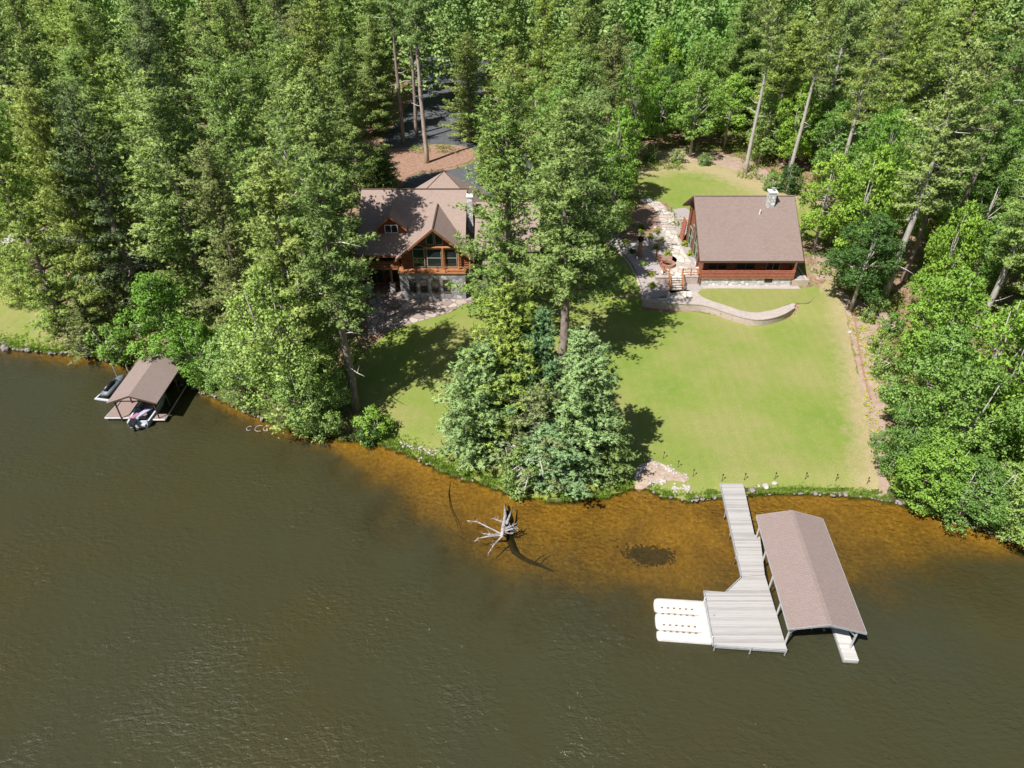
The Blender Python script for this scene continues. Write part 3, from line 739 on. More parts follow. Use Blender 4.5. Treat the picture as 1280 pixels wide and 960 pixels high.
# paved lower path behind the retaining wall (level ZL)
inner = [(1010, 379), (990, 379.5), (975, 385), (960, 389), (942, 391), (925, 388), (905, 381.5), (888, 376), (877, 371), (872, 366.5), (876, 362.5), (890, 361), (1016, 361.5), (1018, 357)]
outer = [(1016, 345), (1002, 345), (875, 350), (860, 362), (838, 363), (824, 367), (806, 372)] 
wall_out = WALL_PX
pp = PZ(wall_out, ZL) + PZ([(995, 380)] + inner[1:] + outer, ZL)
tag(drape('paver_path', pp, M_paver, .05, .5, .2, zf=lambda x, y: ZL, straight=True), 'curved paver path under the cabin', None, kind='structure')
land_ = [(862, 363.5), (838, 364), (822, 368), (812, 374), (840, 377), (862, 374)]
tag(drape('landing', PZ(land_, ZL), M_flag, .075, .5, .05, zf=lambda x, y: ZL), 'flagstone landing below stair', None, kind='structure')
tag(drape('inner_lawn', PZ(inner + [(1024, 366), (1016, 374)], ZL), M_lawn, .065, .5, .2, zf=lambda x, y: max(ZL, Hs(x, y)) if x < 33 else max(Hs(x, y), ZL), attr=lambda P: np.full(len(P), -.1)), 'oval lawn inside path', None, kind='structure')
wl = smooth_poly([Vector(p) for p in PZ(WALL_PX, ZL)], False, .4)
w = MB(); c = MB()
def ribbon(mb, pts, th, zt, zb):
    n = len(pts); o1, o2 = [], []
    for i, p in enumerate(pts):
        t = (pts[min(i + 1, n - 1)] - pts[max(i - 1, 0)]).normalized(); nn = Vector((-t.y, t.x)); o1.append(p - nn * th / 2); o2.append(p + nn * th / 2)
    vs = [(q.x, q.y, z) for i in range(n) for q, z in ((o1[i], zt[i]), (o2[i], zt[i]), (o2[i], zb[i]), (o1[i], zb[i]))]
    fs = []
    for i in range(n - 1):
        for k in range(4): a, b = i * 4 + k, i * 4 + (k + 1) % 4; fs.append((a, b, b + 4, a + 4))
    fs += [(0, 1, 2, 3), tuple((n - 1) * 4 + k for k in (3, 2, 1, 0))]
    mb.add(vs, fs)
wallroot = empty('retaining_wall', (wl[0].x, wl[0].y, 0))
tag(wallroot, 'long curved retaining wall of tan blocks between the two lawns', 'wall')
zz = [ZL + .02] * len(wl)
ribbon(w, wl, .3, zz, [0.4] * len(wl)); o = w.build('block_courses', M_block, wallroot); o.location = -wallroot.location
ribbon(c, wl, .4, [ZL + .13] * len(wl), [ZL + .022] * len(wl)); o = c.build('capping', M_paver, wallroot); o.location = -wallroot.location
w2 = MB(); pA = at(806, 376, ZL); w2.box(pA.x - .25, pA.y - .1, .6, pA.x + .15, pA.y + 1.4, ZL + .06); o = w2.build('return_wall', M_block, wallroot); o.location = -wallroot.location

def steps(name, x0, x1, y0, y1, z0, z1, n, label, mat=M_flag, side=.16):
    t = empty(name, (x0, y0, z0)); tag(t, label, 'steps')
    for i in range(n):
        ya = y0 + (y1 - y0) * i / n; zt = z0 + (z1 - z0) * (i + 1) / n; m = MB()
        m.box(x0, ya, z0 - .3, x1, y1 + .2 if i == n - 1 else y1, zt - .05); 
        if i == 0: m.build('riser', M_block, t).location = (-x0, -y0, -z0)
        else:
            m = MB(); m.box(x0, ya, z0 + (z1 - z0) * i / n - .049, x1, y1 + .1, zt - .05); m.build('riser', M_block, t).location = (-x0, -y0, -z0)
        m = MB(); m.box(x0 - .03, ya - .05, zt - .049, x1 + .03, y0 + (y1 - y0) * (i + 1) / n + (.1 if i == n - 1 else -.051), zt + .01); m.build('tread', mat, t).location = (-x0, -y0, -z0)
    return t
sb, st_ = at(838, 363.6, ZL), at(838, 346.8, ZL + 1)
sx0, sx1 = sb.x - .0, at(852.5, 363.6, ZL).x
SY0, SY1 = sb.y, 73.3
steps('lower_steps', sx0, sx1, SY0, SY1, ZL + .06, ZL + 1.12, 6, 'lower stair of five stone steps between orange handrails')
# block faces either side of the stair head
for nm, xa, xb, yb_, lb in (('retaining_wall', sx1 + .03, 21.75, 73.3, 'short tan block wall between the lower steps and the cabin'), ('retaining_wall', sx0 - 1.6, sx0 - .03, 73.15, 'short tan block wall left of the lower steps by the gravel')):
    r_ = empty(nm, (xa, yb_, ZL)); tag(r_, lb, 'wall')
    m = MB(); m.box(xa, yb_, ZL - .3, xb, yb_ + .7, ZL + 1.0); m.build('block_courses', M_block, r_).location = (-xa, -yb_, -ZL)
    m = MB(); m.box(xa - .0, yb_ - .05, ZL + 1.002, xb, yb_ + .45, ZL + 1.1); m.build('capping', M_paver, r_).location = (-xa, -yb_, -ZL)
u0, u1 = gp(829, 288), gp(842, 287)
hb = Hs(u0.x, u0.y)
for k, (pya, pyb, lab) in enumerate([(288, 282, 'upper pair of stone treads, nearer the cabin walk'), (277, 270, 'topmost stone treads where the path meets the back lawn')]):
    a, b = gp(828 - k * 3, pya), gp(842 - k * 2, pyb)
    t = empty('path_steps', (a.x, a.y, a.z)); tag(t, lab, 'steps')
    for i in range(3):
        m = MB(); f0, f1 = i / 3, (i + 1) / 3; y0_, y1_ = a.y + (b.y - a.y) * f0, a.y + (b.y - a.y) * f1
        m.box(a.x, y0_, a.z - .2, max(b.x, a.x + 1.3), y1_ - .02, a.z + .16 + .10 * i); m.build('tread', M_block if i % 2 else M_flag, t).location = (-a.x, -a.y, -a.z)
wb = MB(); a, b = gp(843, 277), gp(861, 277); wb.box(a.x, a.y, a.z - .3, b.x, a.y + .25, a.z + .38)
tag(wb.build('low_wall', M_block), 'low block wall between upper steps and the cabin corner', 'wall')

def railing(name, pts, label, h=.95, rails=3, r=.045, pr=.07, mat=M_orange):
    p0 = Vector(pts[0]); t = empty(name, p0); tag(t, label, 'railing')
    for p in pts:
        m = MB(); q = Vector(p) - p0; m.tube([q + Vector((0, 0, -.25)), q + Vector((0, 0, h + .06))], pr, 7); m.build('post', mat, t)
    m = MB()
    for a, b in zip(pts[:-1], pts[1:]):
        for k in range(rails):
            z = h * (k + 1) / rails - .03; m.tube([Vector(a) - p0 + Vector((0, 0, z)), Vector(b) - p0 + Vector((0, 0, z))], r, 6)
    m.build('rails', mat, t); return t
zr = ZL + 1.05
railing('railing', [(sx0 - .08, SY0 - .1, ZL + .05), (sx0 - .08, (SY0 + SY1) / 2, ZL + .5), (sx0 - .08, SY1 + .1, zr), (sx0 - .5, SY1 + 1.0, zr)], 'orange log handrail on the left side of the lower steps')
railing('railing', [(sx1 + .1, SY0 - .1, ZL + .05), (sx1 + .1, (SY0 + SY1) / 2, ZL + .5), (sx1 + .1, SY1 + .05, zr)], 'orange log handrail on the right side of the lower steps')
railing('railing', [(sx1 + .2, SY1 + .2, zr), ((sx1 + 21.8) / 2 + .1, SY1 + .2, zr), (21.75, SY1 + .2, zr)], 'orange log railing along the terrace edge up to the cabin', rails=2)
a, b = gp(820, 322), gp(829, 343)
railing('railing', [tuple(a), tuple(a.lerp(b, .5)), tuple(b)], 'short brown log fence left of the fire pit', mat=M_redlog)
# fire pit
fp = gp(834, 333); t = empty('fire_pit', fp); tag(t, 'round brown stone fire pit with a dark opening on the terrace', 'fire pit')
def ring(r0, r1, z0, z1, n=24):
    m = MB(); vs = []; fs = []
    for k in range(n):
        a = 6.2832 * k / n; c_, s_ = math.cos(a), math.sin(a); vs += [(r0 * c_, r0 * s_, z0), (r1 * c_, r1 * s_, z0), (r1 * c_, r1 * s_, z1), (r0 * c_, r0 * s_, z1)]
    for k in range(n):
        for j in range(4): a, b = k * 4 + j, k * 4 + (j + 1) % 4; a2, b2 = ((k + 1) % n) * 4 + j, ((k + 1) % n) * 4 + (j + 1) % 4; fs.append((a, b, b2, a2))
    return m.add(vs, fs)
ring(.62, .9, 0, .5).build('stone_ring', M_carve, t); m = MB(); m.tube([(0, 0, .0), (0, 0, .16)], .62, 20); m.build('ash_bed', M_char, t)
m = MB(); q = gp(833, 325); m.tube([(q.x, q.y, q.z), (q.x, q.y, q.z + .12)], 1.25, 20)
tag(m.build('stone_pad', M_mulch), 'round brown stone pad behind the fire pit', 'pad')
# eagle carving
e = gp(798.5, 322.5); e.z -= .02; t = empty('carving', e); tag(t, 'tall carved wooden trunk topped by a dark eagle with white head', 'sculpture')
m = MB(); m.tube([(0, 0, -.2), (0, 0, .35)], [.5, .42], 10); m.build('plinth', M_rock, t)
m = MB(); m.tube([(0, 0, .3), (.02, 0, 1.0), (.05, 0, 1.7), (.0, 0, 2.3)], [.36, .33, .27, .16], 10); m.build('trunk_column', M_carve, t, smooth=True)
rp = random.Random(5)
m = MB(); m.tube([(0, 0, 2.1), (-.05, -.05, 2.45), (-.08, -.1, 2.8), (-.06, -.12, 3.0)], [.12, .26, .24, .12], 10); 
for sgn in (-1, 1): m.tube([(sgn * .2, .02, 2.75), (sgn * .27, .06, 2.45), (sgn * .16, .14, 2.05)], [.09, .12, .03], 6)
m.build('eagle_body', M_char, t, smooth=True)
m = MB(); m.blob((-.06, -.16, 3.12), .15, rp, 2, 1, .02); m.tube([(-.06, -.28, 3.1), (-.06, -.42, 3.03)], [.05, .01], 6); m.build('eagle_head', M_boatw, t, smooth=True)
m = MB(); m.add([(-.1, .08, 2.2), (.1, .08, 2.2), (.2, .2, 1.6), (-.2, .2, 1.6), (-.1, .14, 2.2), (.1, .14, 2.2), (.2, .25, 1.6), (-.2, .25, 1.6)], [(0, 1, 2, 3), (7, 6, 5, 4), (0, 4, 5, 1), (1, 5, 6, 2), (2, 6, 7, 3), (3, 7, 4, 0)]); m.build('eagle_tail', M_boatw, t)
# garden shrubs
shr = [(802, 284, 'topmost'), (800, 291, 'second from the top'), (821.5, 290.5, 'nearest the upper steps'), (812.5, 296.5, 'right of the eagle carving'), (827, 301, 'in the middle of the bed'), (820.5, 310, 'above the short brown fence'),
       (834.5, 317.5, 'above the fire pit'), (782, 303, 'at the left edge of the bed'), (790, 315, 'dark and low beside the carving'), (803, 330, 'greener, below the carving'), (813, 344, 'left of the lower steps'), (815, 358, 'lowest, near the retaining wall'),
       (851, 296, 'uppermost of three by the cabin wall'), (855.5, 306, 'middle of three by the cabin wall'), (862, 318, 'lowest of three by the cabin wall')]
for i, (x, y, w_) in enumerate(shr):
    b = gp(x, y + 1.5); b.z += .05
    mt = M_dec['mid'] if 'green' in w_ else (M_dec['dark'] if 'dark' in w_ else M_dec['yellow'])
    plant('shrub', b, .62 if mt is M_dec['yellow'] else .5, .52, mt, 'small %s shrub in the gravel, %s' % ({'leaves_mid': 'green', 'leaves_dark': 'dull', 'leaves_yellow': 'yellow green'}[mt.name], w_), 'shrub', 'shrubs in the gravel bed', 'shrub')
for (x, y, r, lb) in [(770, 295, .55, 'dark boulder in shade at the left tip of the gravel bed'), (787, 273, .4, 'grey stone in tree shade behind the gravel bed'), (819, 285, .28, 'flat grey stone near the mulch bed'), (1062, 416, .3, 'small white stone on the dirt strip')]:
    m = MB(); m.blob((0, 0, 0), r, random.Random(int(x)), 2, .7, .14); b = gp(x, y); b.z += r * .3; tag(m.build('boulder', M_rock if r > .3 else M_rockp, None, b), lb, 'rock')

# ------------------------------------------------------------------ building helpers
def logs(mb, axis_, f, a0, a1, z0, z1, r=.15, lim=None, over=0.0, n=8):
    """stack of horizontal logs. axis_ 'x': along x at y=f from a0 to a1; lim(z)->(lo,hi)"""
    z = z0 + r
    while z < z1 - r * .3:
        lo, hi = a0, a1
        if lim: lo, hi = max(lo, lim(z)[0]), min(hi, lim(z)[1])
        if hi - lo > .3:
            lo -= over; hi += over
            p = [(lo, f, z), (hi, f, z)] if axis_ == 'x' else [(f, lo, z), (f, hi, z)]
            mb.tube(p, r * 1.06, n)
        z += 2 * r * .92
def window(t, x0, x1, y, z0, z1, frame, mull=1, trans=0, label=None, face='-y', fw=.07):
    """framed window facing -y at plane y; face 'x-' makes it face -x at x=y, spanning x0..x1 in y"""
    fr = MB(); g = MB()
    def B(mb, a, d0, b0, c, d1, d):   # a..c along the wall, d0..d1 out of wall, b0..d heights
        if face == '-y': mb.box(a, y - d1, b0, c, y - d0, d)
        else: mb.box(y - d1, a, b0, y - d0, c, d)
    B(fr, x0, 0, z0, x0 + fw, .1, z1); B(fr, x1 - fw, 0, z0, x1, .1, z1)
    B(fr, x0 + fw, 0, z1 - fw, x1 - fw, .1, z1); B(fr, x0 + fw, 0, z0, x1 - fw, .1, z0 + fw)
    for k in range(mull): xm = x0 + (x1 - x0) * (k + 1) / (mull + 1); B(fr, xm - .035, .01, z0 + fw, xm + .035, .09, z1 - fw)
    for k in range(trans):
        zm = z0 + (z1 - z0) * (k + 1) / (trans + 1)
        xs = [x0 + fw] + [x0 + (x1 - x0) * (q + 1) / (mull + 1) for q in range(mull)] + [x1 - fw]
        for q in range(mull + 1): B(fr, xs[q] + (.036 if q else 0), .012, zm - .03, xs[q + 1] - (.036 if q < mull else 0), .088, zm + .03)
    B(g, x0 + fw * .5, .02, z0 + fw * .5, x1 - fw * .5, .04, z1 - fw * .5)
    f = fr.build('window', frame, t); g.build('pane', M_glass, f)
    if label: f['label'] = label
    return f
def ext(mb, prof, ax, a0, a1):
    """profile (list of (u,z)) extruded: ax 'x' -> u is y, from x=a0..a1 ; ax 'y' -> u is x"""
    if ax == 'x': mb.prism([(a0, u, z) for u, z in prof], (a1 - a0, 0, 0))
    else: mb.prism([(u, a0, z) for u, z in prof], (0, a1 - a0, 0))
def roofprof(u0, z0, ur, zr_, u1, z1, th=.18): return [(u0, z0), (ur, zr_), (u1, z1), (u1, z1 - th), (ur, zr_ - th * 1.15), (u0, z0 - th)]

# ------------------------------------------------------------------ cabin
cab = empty('log_cabin', (27.5, 76, 1.9)); tag(cab, 'small log cabin with a wide brown roof, porch railing and white stone base', 'cabin')
class Pin:      # builds parts in world coordinates under a root placed elsewhere
    def __init__(s, root): s.r = root
    def __call__(s, mb, name, mat, parent=None, smooth=False):
        o = mb.build(name, mat, parent or s.r, smooth=smooth)
        if parent is None: o.location = -s.r.location
        return o
cp = Pin(cab)
def winp(pin, *a, **k):
    f = window(pin.r, *a, **k); f.location = -pin.r.location; return f
CX0, CX1, YF, YW, YR, YB = 21.5, 33.4, 73.0, 74.4, 80.0, 84.4
ZE, ZRd = 5.15, 10.1; sl_ = (ZRd - ZE) / (YR - YF); ZBk = ZRd - sl_ * (YB - YR) * .92
m = MB(); ext(m, roofprof(YF, ZE, YR, ZRd, YB, ZBk, .2), 'x', CX0, CX1); roof = cp(m, 'roof', M_roof)
m = MB()
for xx in (CX0 - .04, CX1 + .002):
    ext(m, [(YF - .03, ZE + .02), (YR, ZRd + .03), (YB + .03, ZBk + .02), (YB + .03, ZBk - .26), (YR, ZRd - .28), (YF - .03, ZE - .26)], 'x', xx, xx + .038)
m.box(CX0, YF - .045, ZE - .24, CX1, YF - .004, ZE + .01); m.build('fascia', M_trimd, roof)
m = MB(); m.box(CX0 + .1, YR - .12, ZRd + .0, CX1 - .1, YR + .12, ZRd + .05); m.build('ridge_cap', M_roof, roof)
m = MB(); m.tube([(29.0, 78.0, ZE + sl_ * 5 - .2), (29.0, 78.0, ZE + sl_ * 5 + .55)], .07, 8); m.build('vent_pipe', M_white, roof)
m = MB()
cx_, cy_ = 30.35, 79.1
rp = random.Random(3)
m.box(cx_ - .42, cy_ - .42, 8.6, cx_ + .42, cy_ + .42, 10.95); ch = m.build('chimney', M_stonew, roof)
m = MB(); m.box(cx_ - .5, cy_ - .5, 10.951, cx_ + .5, cy_ + .5, 11.08); m.build('chimney_cap', M_white, ch)
m = MB(); m.tube([(cx_, cy_, 11.081), (cx_, cy_, 11.4)], .14, 10); m.tube([(cx_, cy_, 11.4), (cx_, cy_, 11.46)], .24, 10); m.build('flue', M_alu, ch)
m = MB(); m.box(21.95, 73.05, 1.4, 32.55, 83.6, 2.95); cp(m, 'foundation', M_stonew)
m = MB(); m.box(21.85, 72.85, 2.955, 32.75, 75.2, 3.05); deck = cp(m, 'porch_deck', M_orange)
m = MB(); m.box(29.45, 73.0, 2.4, 30.35, 73.048, 2.85); cp(m, 'basement_vent', M_black)
rail = MB()
for k in range(5): rail.tube([(21.85, 72.9, 3.14 + .19 * k), (32.7, 72.9, 3.14 + .19 * k)], .085, 8)
rl = cp(rail, 'porch_railing', M_redlog)
for xx in (21.9, 32.65):
    m = MB(); m.tube([(xx, 73.02, 2.2), (xx, 73.06, ZE - .2)], .13, 9); cp(m, 'porch_post', M_log)
for yy in (0,):
    m = MB()
    for k in range(5): m.tube([(32.7, 72.95, 3.14 + .19 * k), (32.7, 75.2, 3.14 + .19 * k)], .08, 8)
    cp(m, 'side_railing', M_redlog)
def rz_(y): return (ZE + (y - YF) * sl_ if y < YR else ZRd - (y - YR) * sl_ * .92) - .32
def lim_c(z):
    # y-range under the roof at height z
    lo = YF + (z + .4 - ZE) / sl_; hi = YR + (ZRd - z - .4) / (sl_ * .92); return (lo, hi)
m = MB(); logs(m, 'x', 74.4, 22.3, 32.4, 3.05, rz_(74.4) + .1, over=.15); cp(m, 'front_wall', M_log, smooth=False)
m = MB(); logs(m, 'y', 22.35, 74.4, 83.5, 3.0, 9.6, lim=lim_c); cp(m, 'gable_wall', M_log)
m = MB(); logs(m, 'y', 32.35, 74.4, 83.5, 3.0, 9.6, lim=lim_c); cp(m, 'gable_wall', M_log)
m = MB(); logs(m, 'x', 83.5, 22.3, 32.4, 3.0, rz_(83.5)); cp(m, 'back_wall', M_log)
winp(cp, 22.9, 25.1, 74.24, 3.12, 4.9, M_framed, 1, 0); winp(cp, 26.2, 28.4, 74.24, 3.12, 4.9, M_framed, 1, 0); winp(cp, 29.7, 31.3, 74.24, 3.3, 4.9, M_frame, 1, 0)
# big gable glazing on the left wall
for ya, yb__, zt in ((76.0, 77.3, 5.6), (77.5, 78.8, 6.4), (79.1, 80.4, 6.4), (80.6, 81.8, 5.6)): winp(cp, ya, yb__, 22.19, 3.3, zt, M_frame, 0, 1, face='x-')
for yy in (75.9, 78.95, 82.0):
    m = MB(); m.tube([(22.05, yy, 3.0), (22.05, yy, rz_(yy) + .1)], .12, 8); cp(m, 'wall_post', M_log)
m = MB()
for k in range(9): m.tube([(21.6 + .02 * k, 82.3, 3.3 + .3 * k), (21.6 + .02 * k, 83.9, 3.3 + .3 * k)], .12, 7)
cp(m, 'corner_screen', M_redlog)
m = MB()
for (a_, b_) in (((32.6, 73.0), (34.5, 73.0)), ((34.3, 73.2), (34.3, 76.6))):
    m.box(min(a_[0], b_[0]), min(a_[1], b_[1]) - .1, 1.5, max(a_[0], b_[0]) + .1, max(a_[1], b_[1]) + .1, 2.75 + .0) if a_[1] == b_[1] else m.box(a_[0] - .101, a_[1] - .098, 1.5, a_[0] + .201, b_[1], 2.748)
pl = tag(m.build('retaining_wall', M_block), 'tan block planter wall at the right front corner of the cabin', 'wall')
m = MB(); m.box(32.6, 73.15, 1.6, 34.1, 76.6, 2.7); tag(m.build('planter_fill', M_gravel), 'gravel filling the block planter right of the cabin', 'gravel', kind='stuff')

# ------------------------------------------------------------------ main house
hs = empty('log_house', (-9, 76, 1.4)); tag(hs, 'large log lake house with dormer, prow window gable and stone basement', 'house')
hp = Pin(hs)
RY0, RZ0, RYr, RZr = 72.4, 6.15, 80.1, 10.9; k1 = (RZr - RZ0) / (RYr - RY0)
RX0, RX1 = -17.7, -5.3
m = MB(); ext(m, roofprof(RY0, RZ0, RYr, RZr, 86.5, 6.9), 'x', RX0, RX1); mr_ = hp(m, 'roof', M_roofh)
m = MB(); m.box(RX0, RYr - .12, RZr, RX1, RYr + .12, RZr + .05); m.build('ridge_cap', M_trimd, mr_)
m = MB(); m.box(RX0, RY0 - .05, RZ0 - .26, -12.9, RY0 - .003, RZ0 + .0); m.build('fascia', M_log, mr_)
# prow gable
GX_, GZ, GE, GW = -8.65, 9.85, 6.1, 4.4
m = MB(); ext(m, roofprof(GX_ - GW, GE, GX_, GZ, GX_ + GW, GE, .16), 'y', 71.3, 78.5); pg = hp(m, 'prow_roof', M_roofh)
m = MB(); ext(m, [(GX_ - GW - .05, GE + .03), (GX_, GZ + .04), (GX_ + GW + .05, GE + .03), (GX_ + GW + .05, GE - .27), (GX_, GZ - .26), (GX_ - GW - .05, GE - .27)], 'y', 71.22, 71.297); m.build('fascia', M_log, pg)
m = MB(); m.box(GX_ - .07, 71.4, GZ + .0, GX_ + .07, 78.2, GZ + .05); m.build('ridge_cap', M_trimd, pg)
kg = (GZ - GE) / GW
def lim_g(z): hw = (GZ - .35 - z) / kg; return (GX_ - hw, GX_ + hw)
m = MB(); logs(m, 'x', 72.45, -12.6, -4.7, 4.55, 9.4, lim=lim_g); hp(m, 'prow_wall', M_log)
YWn = 72.28
for xa, xb in ((-11.2, -9.85), (-9.6, -7.95), (-7.6, -6.2)): winp(hp, xa, xb, YWn, 4.75, 7.05, M_frame, 0, 1)
m = MB(); # arched head over the left window, built as a fan of frame pieces
pts = [(-10.52 + .68 * math.cos(a), YWn - .05, 7.06 + .45 * math.sin(a)) for a in np.linspace(0, math.pi, 9)]
m.tube(pts, .05, 6); f = hp(m, 'arched_window', M_frame)
m = MB(); m.prism([(-10.52 + .66 * math.cos(a), YWn - .04, 7.07 + .42 * math.sin(a)) for a in np.linspace(0, math.pi, 9)], (0, .03, 0)); m.build('pane', M_glass, f)
for xa, xb, xl in ((-9.55, -8.75, 1), (-8.55, -7.75, -1)):
    hi = lambda x: GZ - .75 - kg * abs(x - GX_)
    prof = [(xa, 7.55), (xb, 7.55), (xb, hi(xb)), (xa, hi(xa))]
    m = MB(); 
    for (p, q) in zip(prof, prof[1:] + prof[:1]): m.tube([(p[0], YWn - .05, p[1]), (q[0], YWn - .05, q[1])], .05, 5)
    f = hp(m, 'gable_window', M_frame); m = MB(); m.prism([(x, YWn - .04, z) for x, z in prof], (0, .03, 0)); m.build('pane', M_glass, f)
m = MB(); m.tube([(-9.9, YWn - .25, 7.3), (-5.7, YWn - .25, 7.3)], .13, 8); hp(m, 'collar_beam', M_orange)
for xx in (-7.75, -6.0, -4.75): m = MB(); m.tube([(xx, YWn - .35, 4.55), (xx, YWn - .35, 7.3 if xx > -5 else 7.3)], .12, 8); hp(m, 'prow_post', M_orange)
# basement
m = MB(); m.box(-12.75, 71.2, .9, -5.3, 72.9, 4.5); hp(m, 'stone_basement', M_stone)
m = MB(); m.box(-12.85, 71.05, 4.503, -5.2, 72.6, 4.62); hp(m, 'balcony_floor', M_orange)
for k in range(4): xa = -11.75 + 1.28 * k; winp(hp, xa, xa + .85, 71.2, 2.05, 3.75, M_framed, 0, 1)
m = MB()
m.tube([(-7.5, 71.15, 4.95), (-5.25, 71.15, 4.95)], .05, 6); m.tube([(-7.5, 71.15, 5.3), (-5.25, 71.15, 5.3)], .05, 6)
for xx in (-7.5, -5.3): m.tube([(xx, 71.15, 4.6), (xx, 71.15, 5.4)], .07, 6)
hp(m, 'balcony_railing', M_orange)
# left wing
m = MB(); logs(m, 'x', 74.6, -17.2, -12.4, 4.3, 6.6); logs(m, 'x', 74.6, -17.2, -12.4, 1.2, 4.2); hp(m, 'wing_wall', M_log)
for xa, xb in ((-16.8, -15.4), (-15.2, -13.8), (-13.5, -12.95)): winp(hp, xa, xb, 74.42, 4.6, 6.1, M_framed, 0, 0)
for xa, xb in ((-16.8, -15.2), (-15.0, -13.3)): winp(hp, xa, xb, 74.42, 1.7, 3.7, M_framed, 1, 0)
m = MB(); m.box(-18.8, 72.9, 4.08, -12.8, 74.4, 4.24); hp(m, 'deck', M_orange)
m = MB()
for k in range(4): m.tube([(-18.8, 72.95, 4.4 + .22 * k), (-12.85, 72.95, 4.4 + .22 * k)], .07, 7)
hp(m, 'deck_railing', M_orange)
for xx in (-18.6, -16.8, -14.0):
    m = MB(); m.box(xx - .3, 72.75, .9, xx + .3, 73.35, 2.2); b_ = hp(m, 'stone_pier', M_stonew)
    m = MB(); m.tube([(xx, 73.05, 2.2), (xx, 73.05, 4.08)], .13, 8); hp(m, 'deck_post', M_orange)
# dormer
DX, DW, DY = -13.75, 1.75, 75.0
m = MB(); ext(m, roofprof(DX - DW, 8.35, DX, 9.95, DX + DW, 8.35, .14), 'y', DY - .5, 78.8); dr = hp(m, 'dormer_roof', M_roofh)
m = MB(); ext(m, [(DX - DW - .04, 8.37), (DX, 9.98), (DX + DW + .04, 8.37), (DX + DW + .04, 8.12), (DX, 9.72), (DX - DW - .04, 8.12)], 'y', DY - .58, DY - .503); m.build('fascia', M_orange, dr)
m = MB(); logs(m, 'x', DY, DX - DW + .2, DX + DW - .2, 7.3, 9.6, r=.12, lim=lambda z: (DX - (9.7 - z) * 1.09, DX + (9.7 - z) * 1.09)); 
m.box(DX - DW + .25, DY + .05, 7.2, DX - DW + .4, 77.2, 8.3); m.box(DX + DW - .4, DY + .05, 7.2, DX + DW - .25, 77.2, 8.3); hp(m, 'dormer_wall', M_log)
winp(hp, DX - .75, DX + .75, DY - .13, 7.75, 8.75, M_white, 1, 0)
# chimney and right wing
m = MB(); m.box(-5.2, 77.4, 4.0, -4.55, 78.3, 10.95); ch = hp(m, 'chimney', M_stonew)
m = MB(); m.box(-5.26, 77.34, 10.952, -4.49, 78.36, 11.05); m.build('chimney_cap', M_white, ch)
m = MB(); ext(m, roofprof(73.6, 6.2, 79.4, 9.6, 85.5, 6.0), 'x', -4.3, 3.2); hp(m, 'wing_roof', M_roofh)
m = MB(); logs(m, 'x', 75.2, -4.3, 2.6, 4.5, 6.7); logs(m, 'y', 2.7, 75.2, 84.8, 1.4, 8.6, lim=lambda z: (73.9 + max(0, z - 6) / .59, 85.2 - max(0, z - 6) / .59)); hp(m, 'wing_wall', M_log)
for xa in (-3.6, -1.6, .6): winp(hp, xa, xa + 1.2, 75.02, 4.9, 6.3, M_framed, 1, 0)
m = MB(); m.box(-5.2, 73.0, .9, -1.2, 84, 4.35); hp(m, 'stone_annex', M_stone)
m = MB(); m.box(-5.1, 72.85, 4.353, -1.1, 75.0, 4.5); hp(m, 'annex_roof', M_roofh)
for xa in (-4.5, -2.9): winp(hp, xa, xa + 1.2, 73.0, 2.6, 3.8, M_framed, 1, 0)
m = MB(); m.box(-1.199, 75.0, .9, 2.7, 84.8, 4.45); hp(m, 'stone_base', M_stone)
m = MB(); m.box(-17.2, 74.8, .9, -5.25, 85.6, 6.2); hp(m, 'rear_body', M_log)
m = MB(); logs(m, 'y', -17.2, 74.6, 85.6, 1.2, 10.3, lim=lambda z: (72.6 + max(0, z + .35 - 6.15) / k1, 86.3 - max(0, z + .35 - 6.9) / .625)); hp(m, 'gable_wall', M_log)
# garage wing: hipped pyramid roof behind
gx0, gx1, gy0, gy1, gz0, gz1 = -14.2, -3.4, 86.6, 93.0, 5.4, 9.7
m = MB(); ax, ay = -8.8, 89.3
m.add([(gx0, gy0 - 1, gz0), (gx1, gy0 - 1, gz0), (gx1, gy1, gz0), (gx0, gy1, gz0), (ax, ay, gz1), (gx0, gy0 - 1, gz0 - .2), (gx1, gy0 - 1, gz0 - .2), (gx1, gy1, gz0 - .2), (gx0, gy1, gz0 - .2)],
      [(0, 1, 4), (1, 2, 4), (2, 3, 4), (3, 0, 4), (5, 8, 7, 6), (0, 5, 6, 1), (1, 6, 7, 2), (2, 7, 8, 3), (3, 8, 5, 0)]); gr = hp(m, 'garage_roof', M_roofh)
m = MB()
for q in ((gx0, gy0 - 1), (gx1, gy0 - 1)): m.tube([(ax, ay, gz1 + .02), (q[0], q[1], gz0 + .03)], .05, 5)
m.build('hip_cap', M_trimd, gr)
m = MB(); m.box(gx0 + .6, 86.0, 1.5, gx1 - .6, gy1 - .6, gz0 - .2); hp(m, 'garage_walls', M_log)
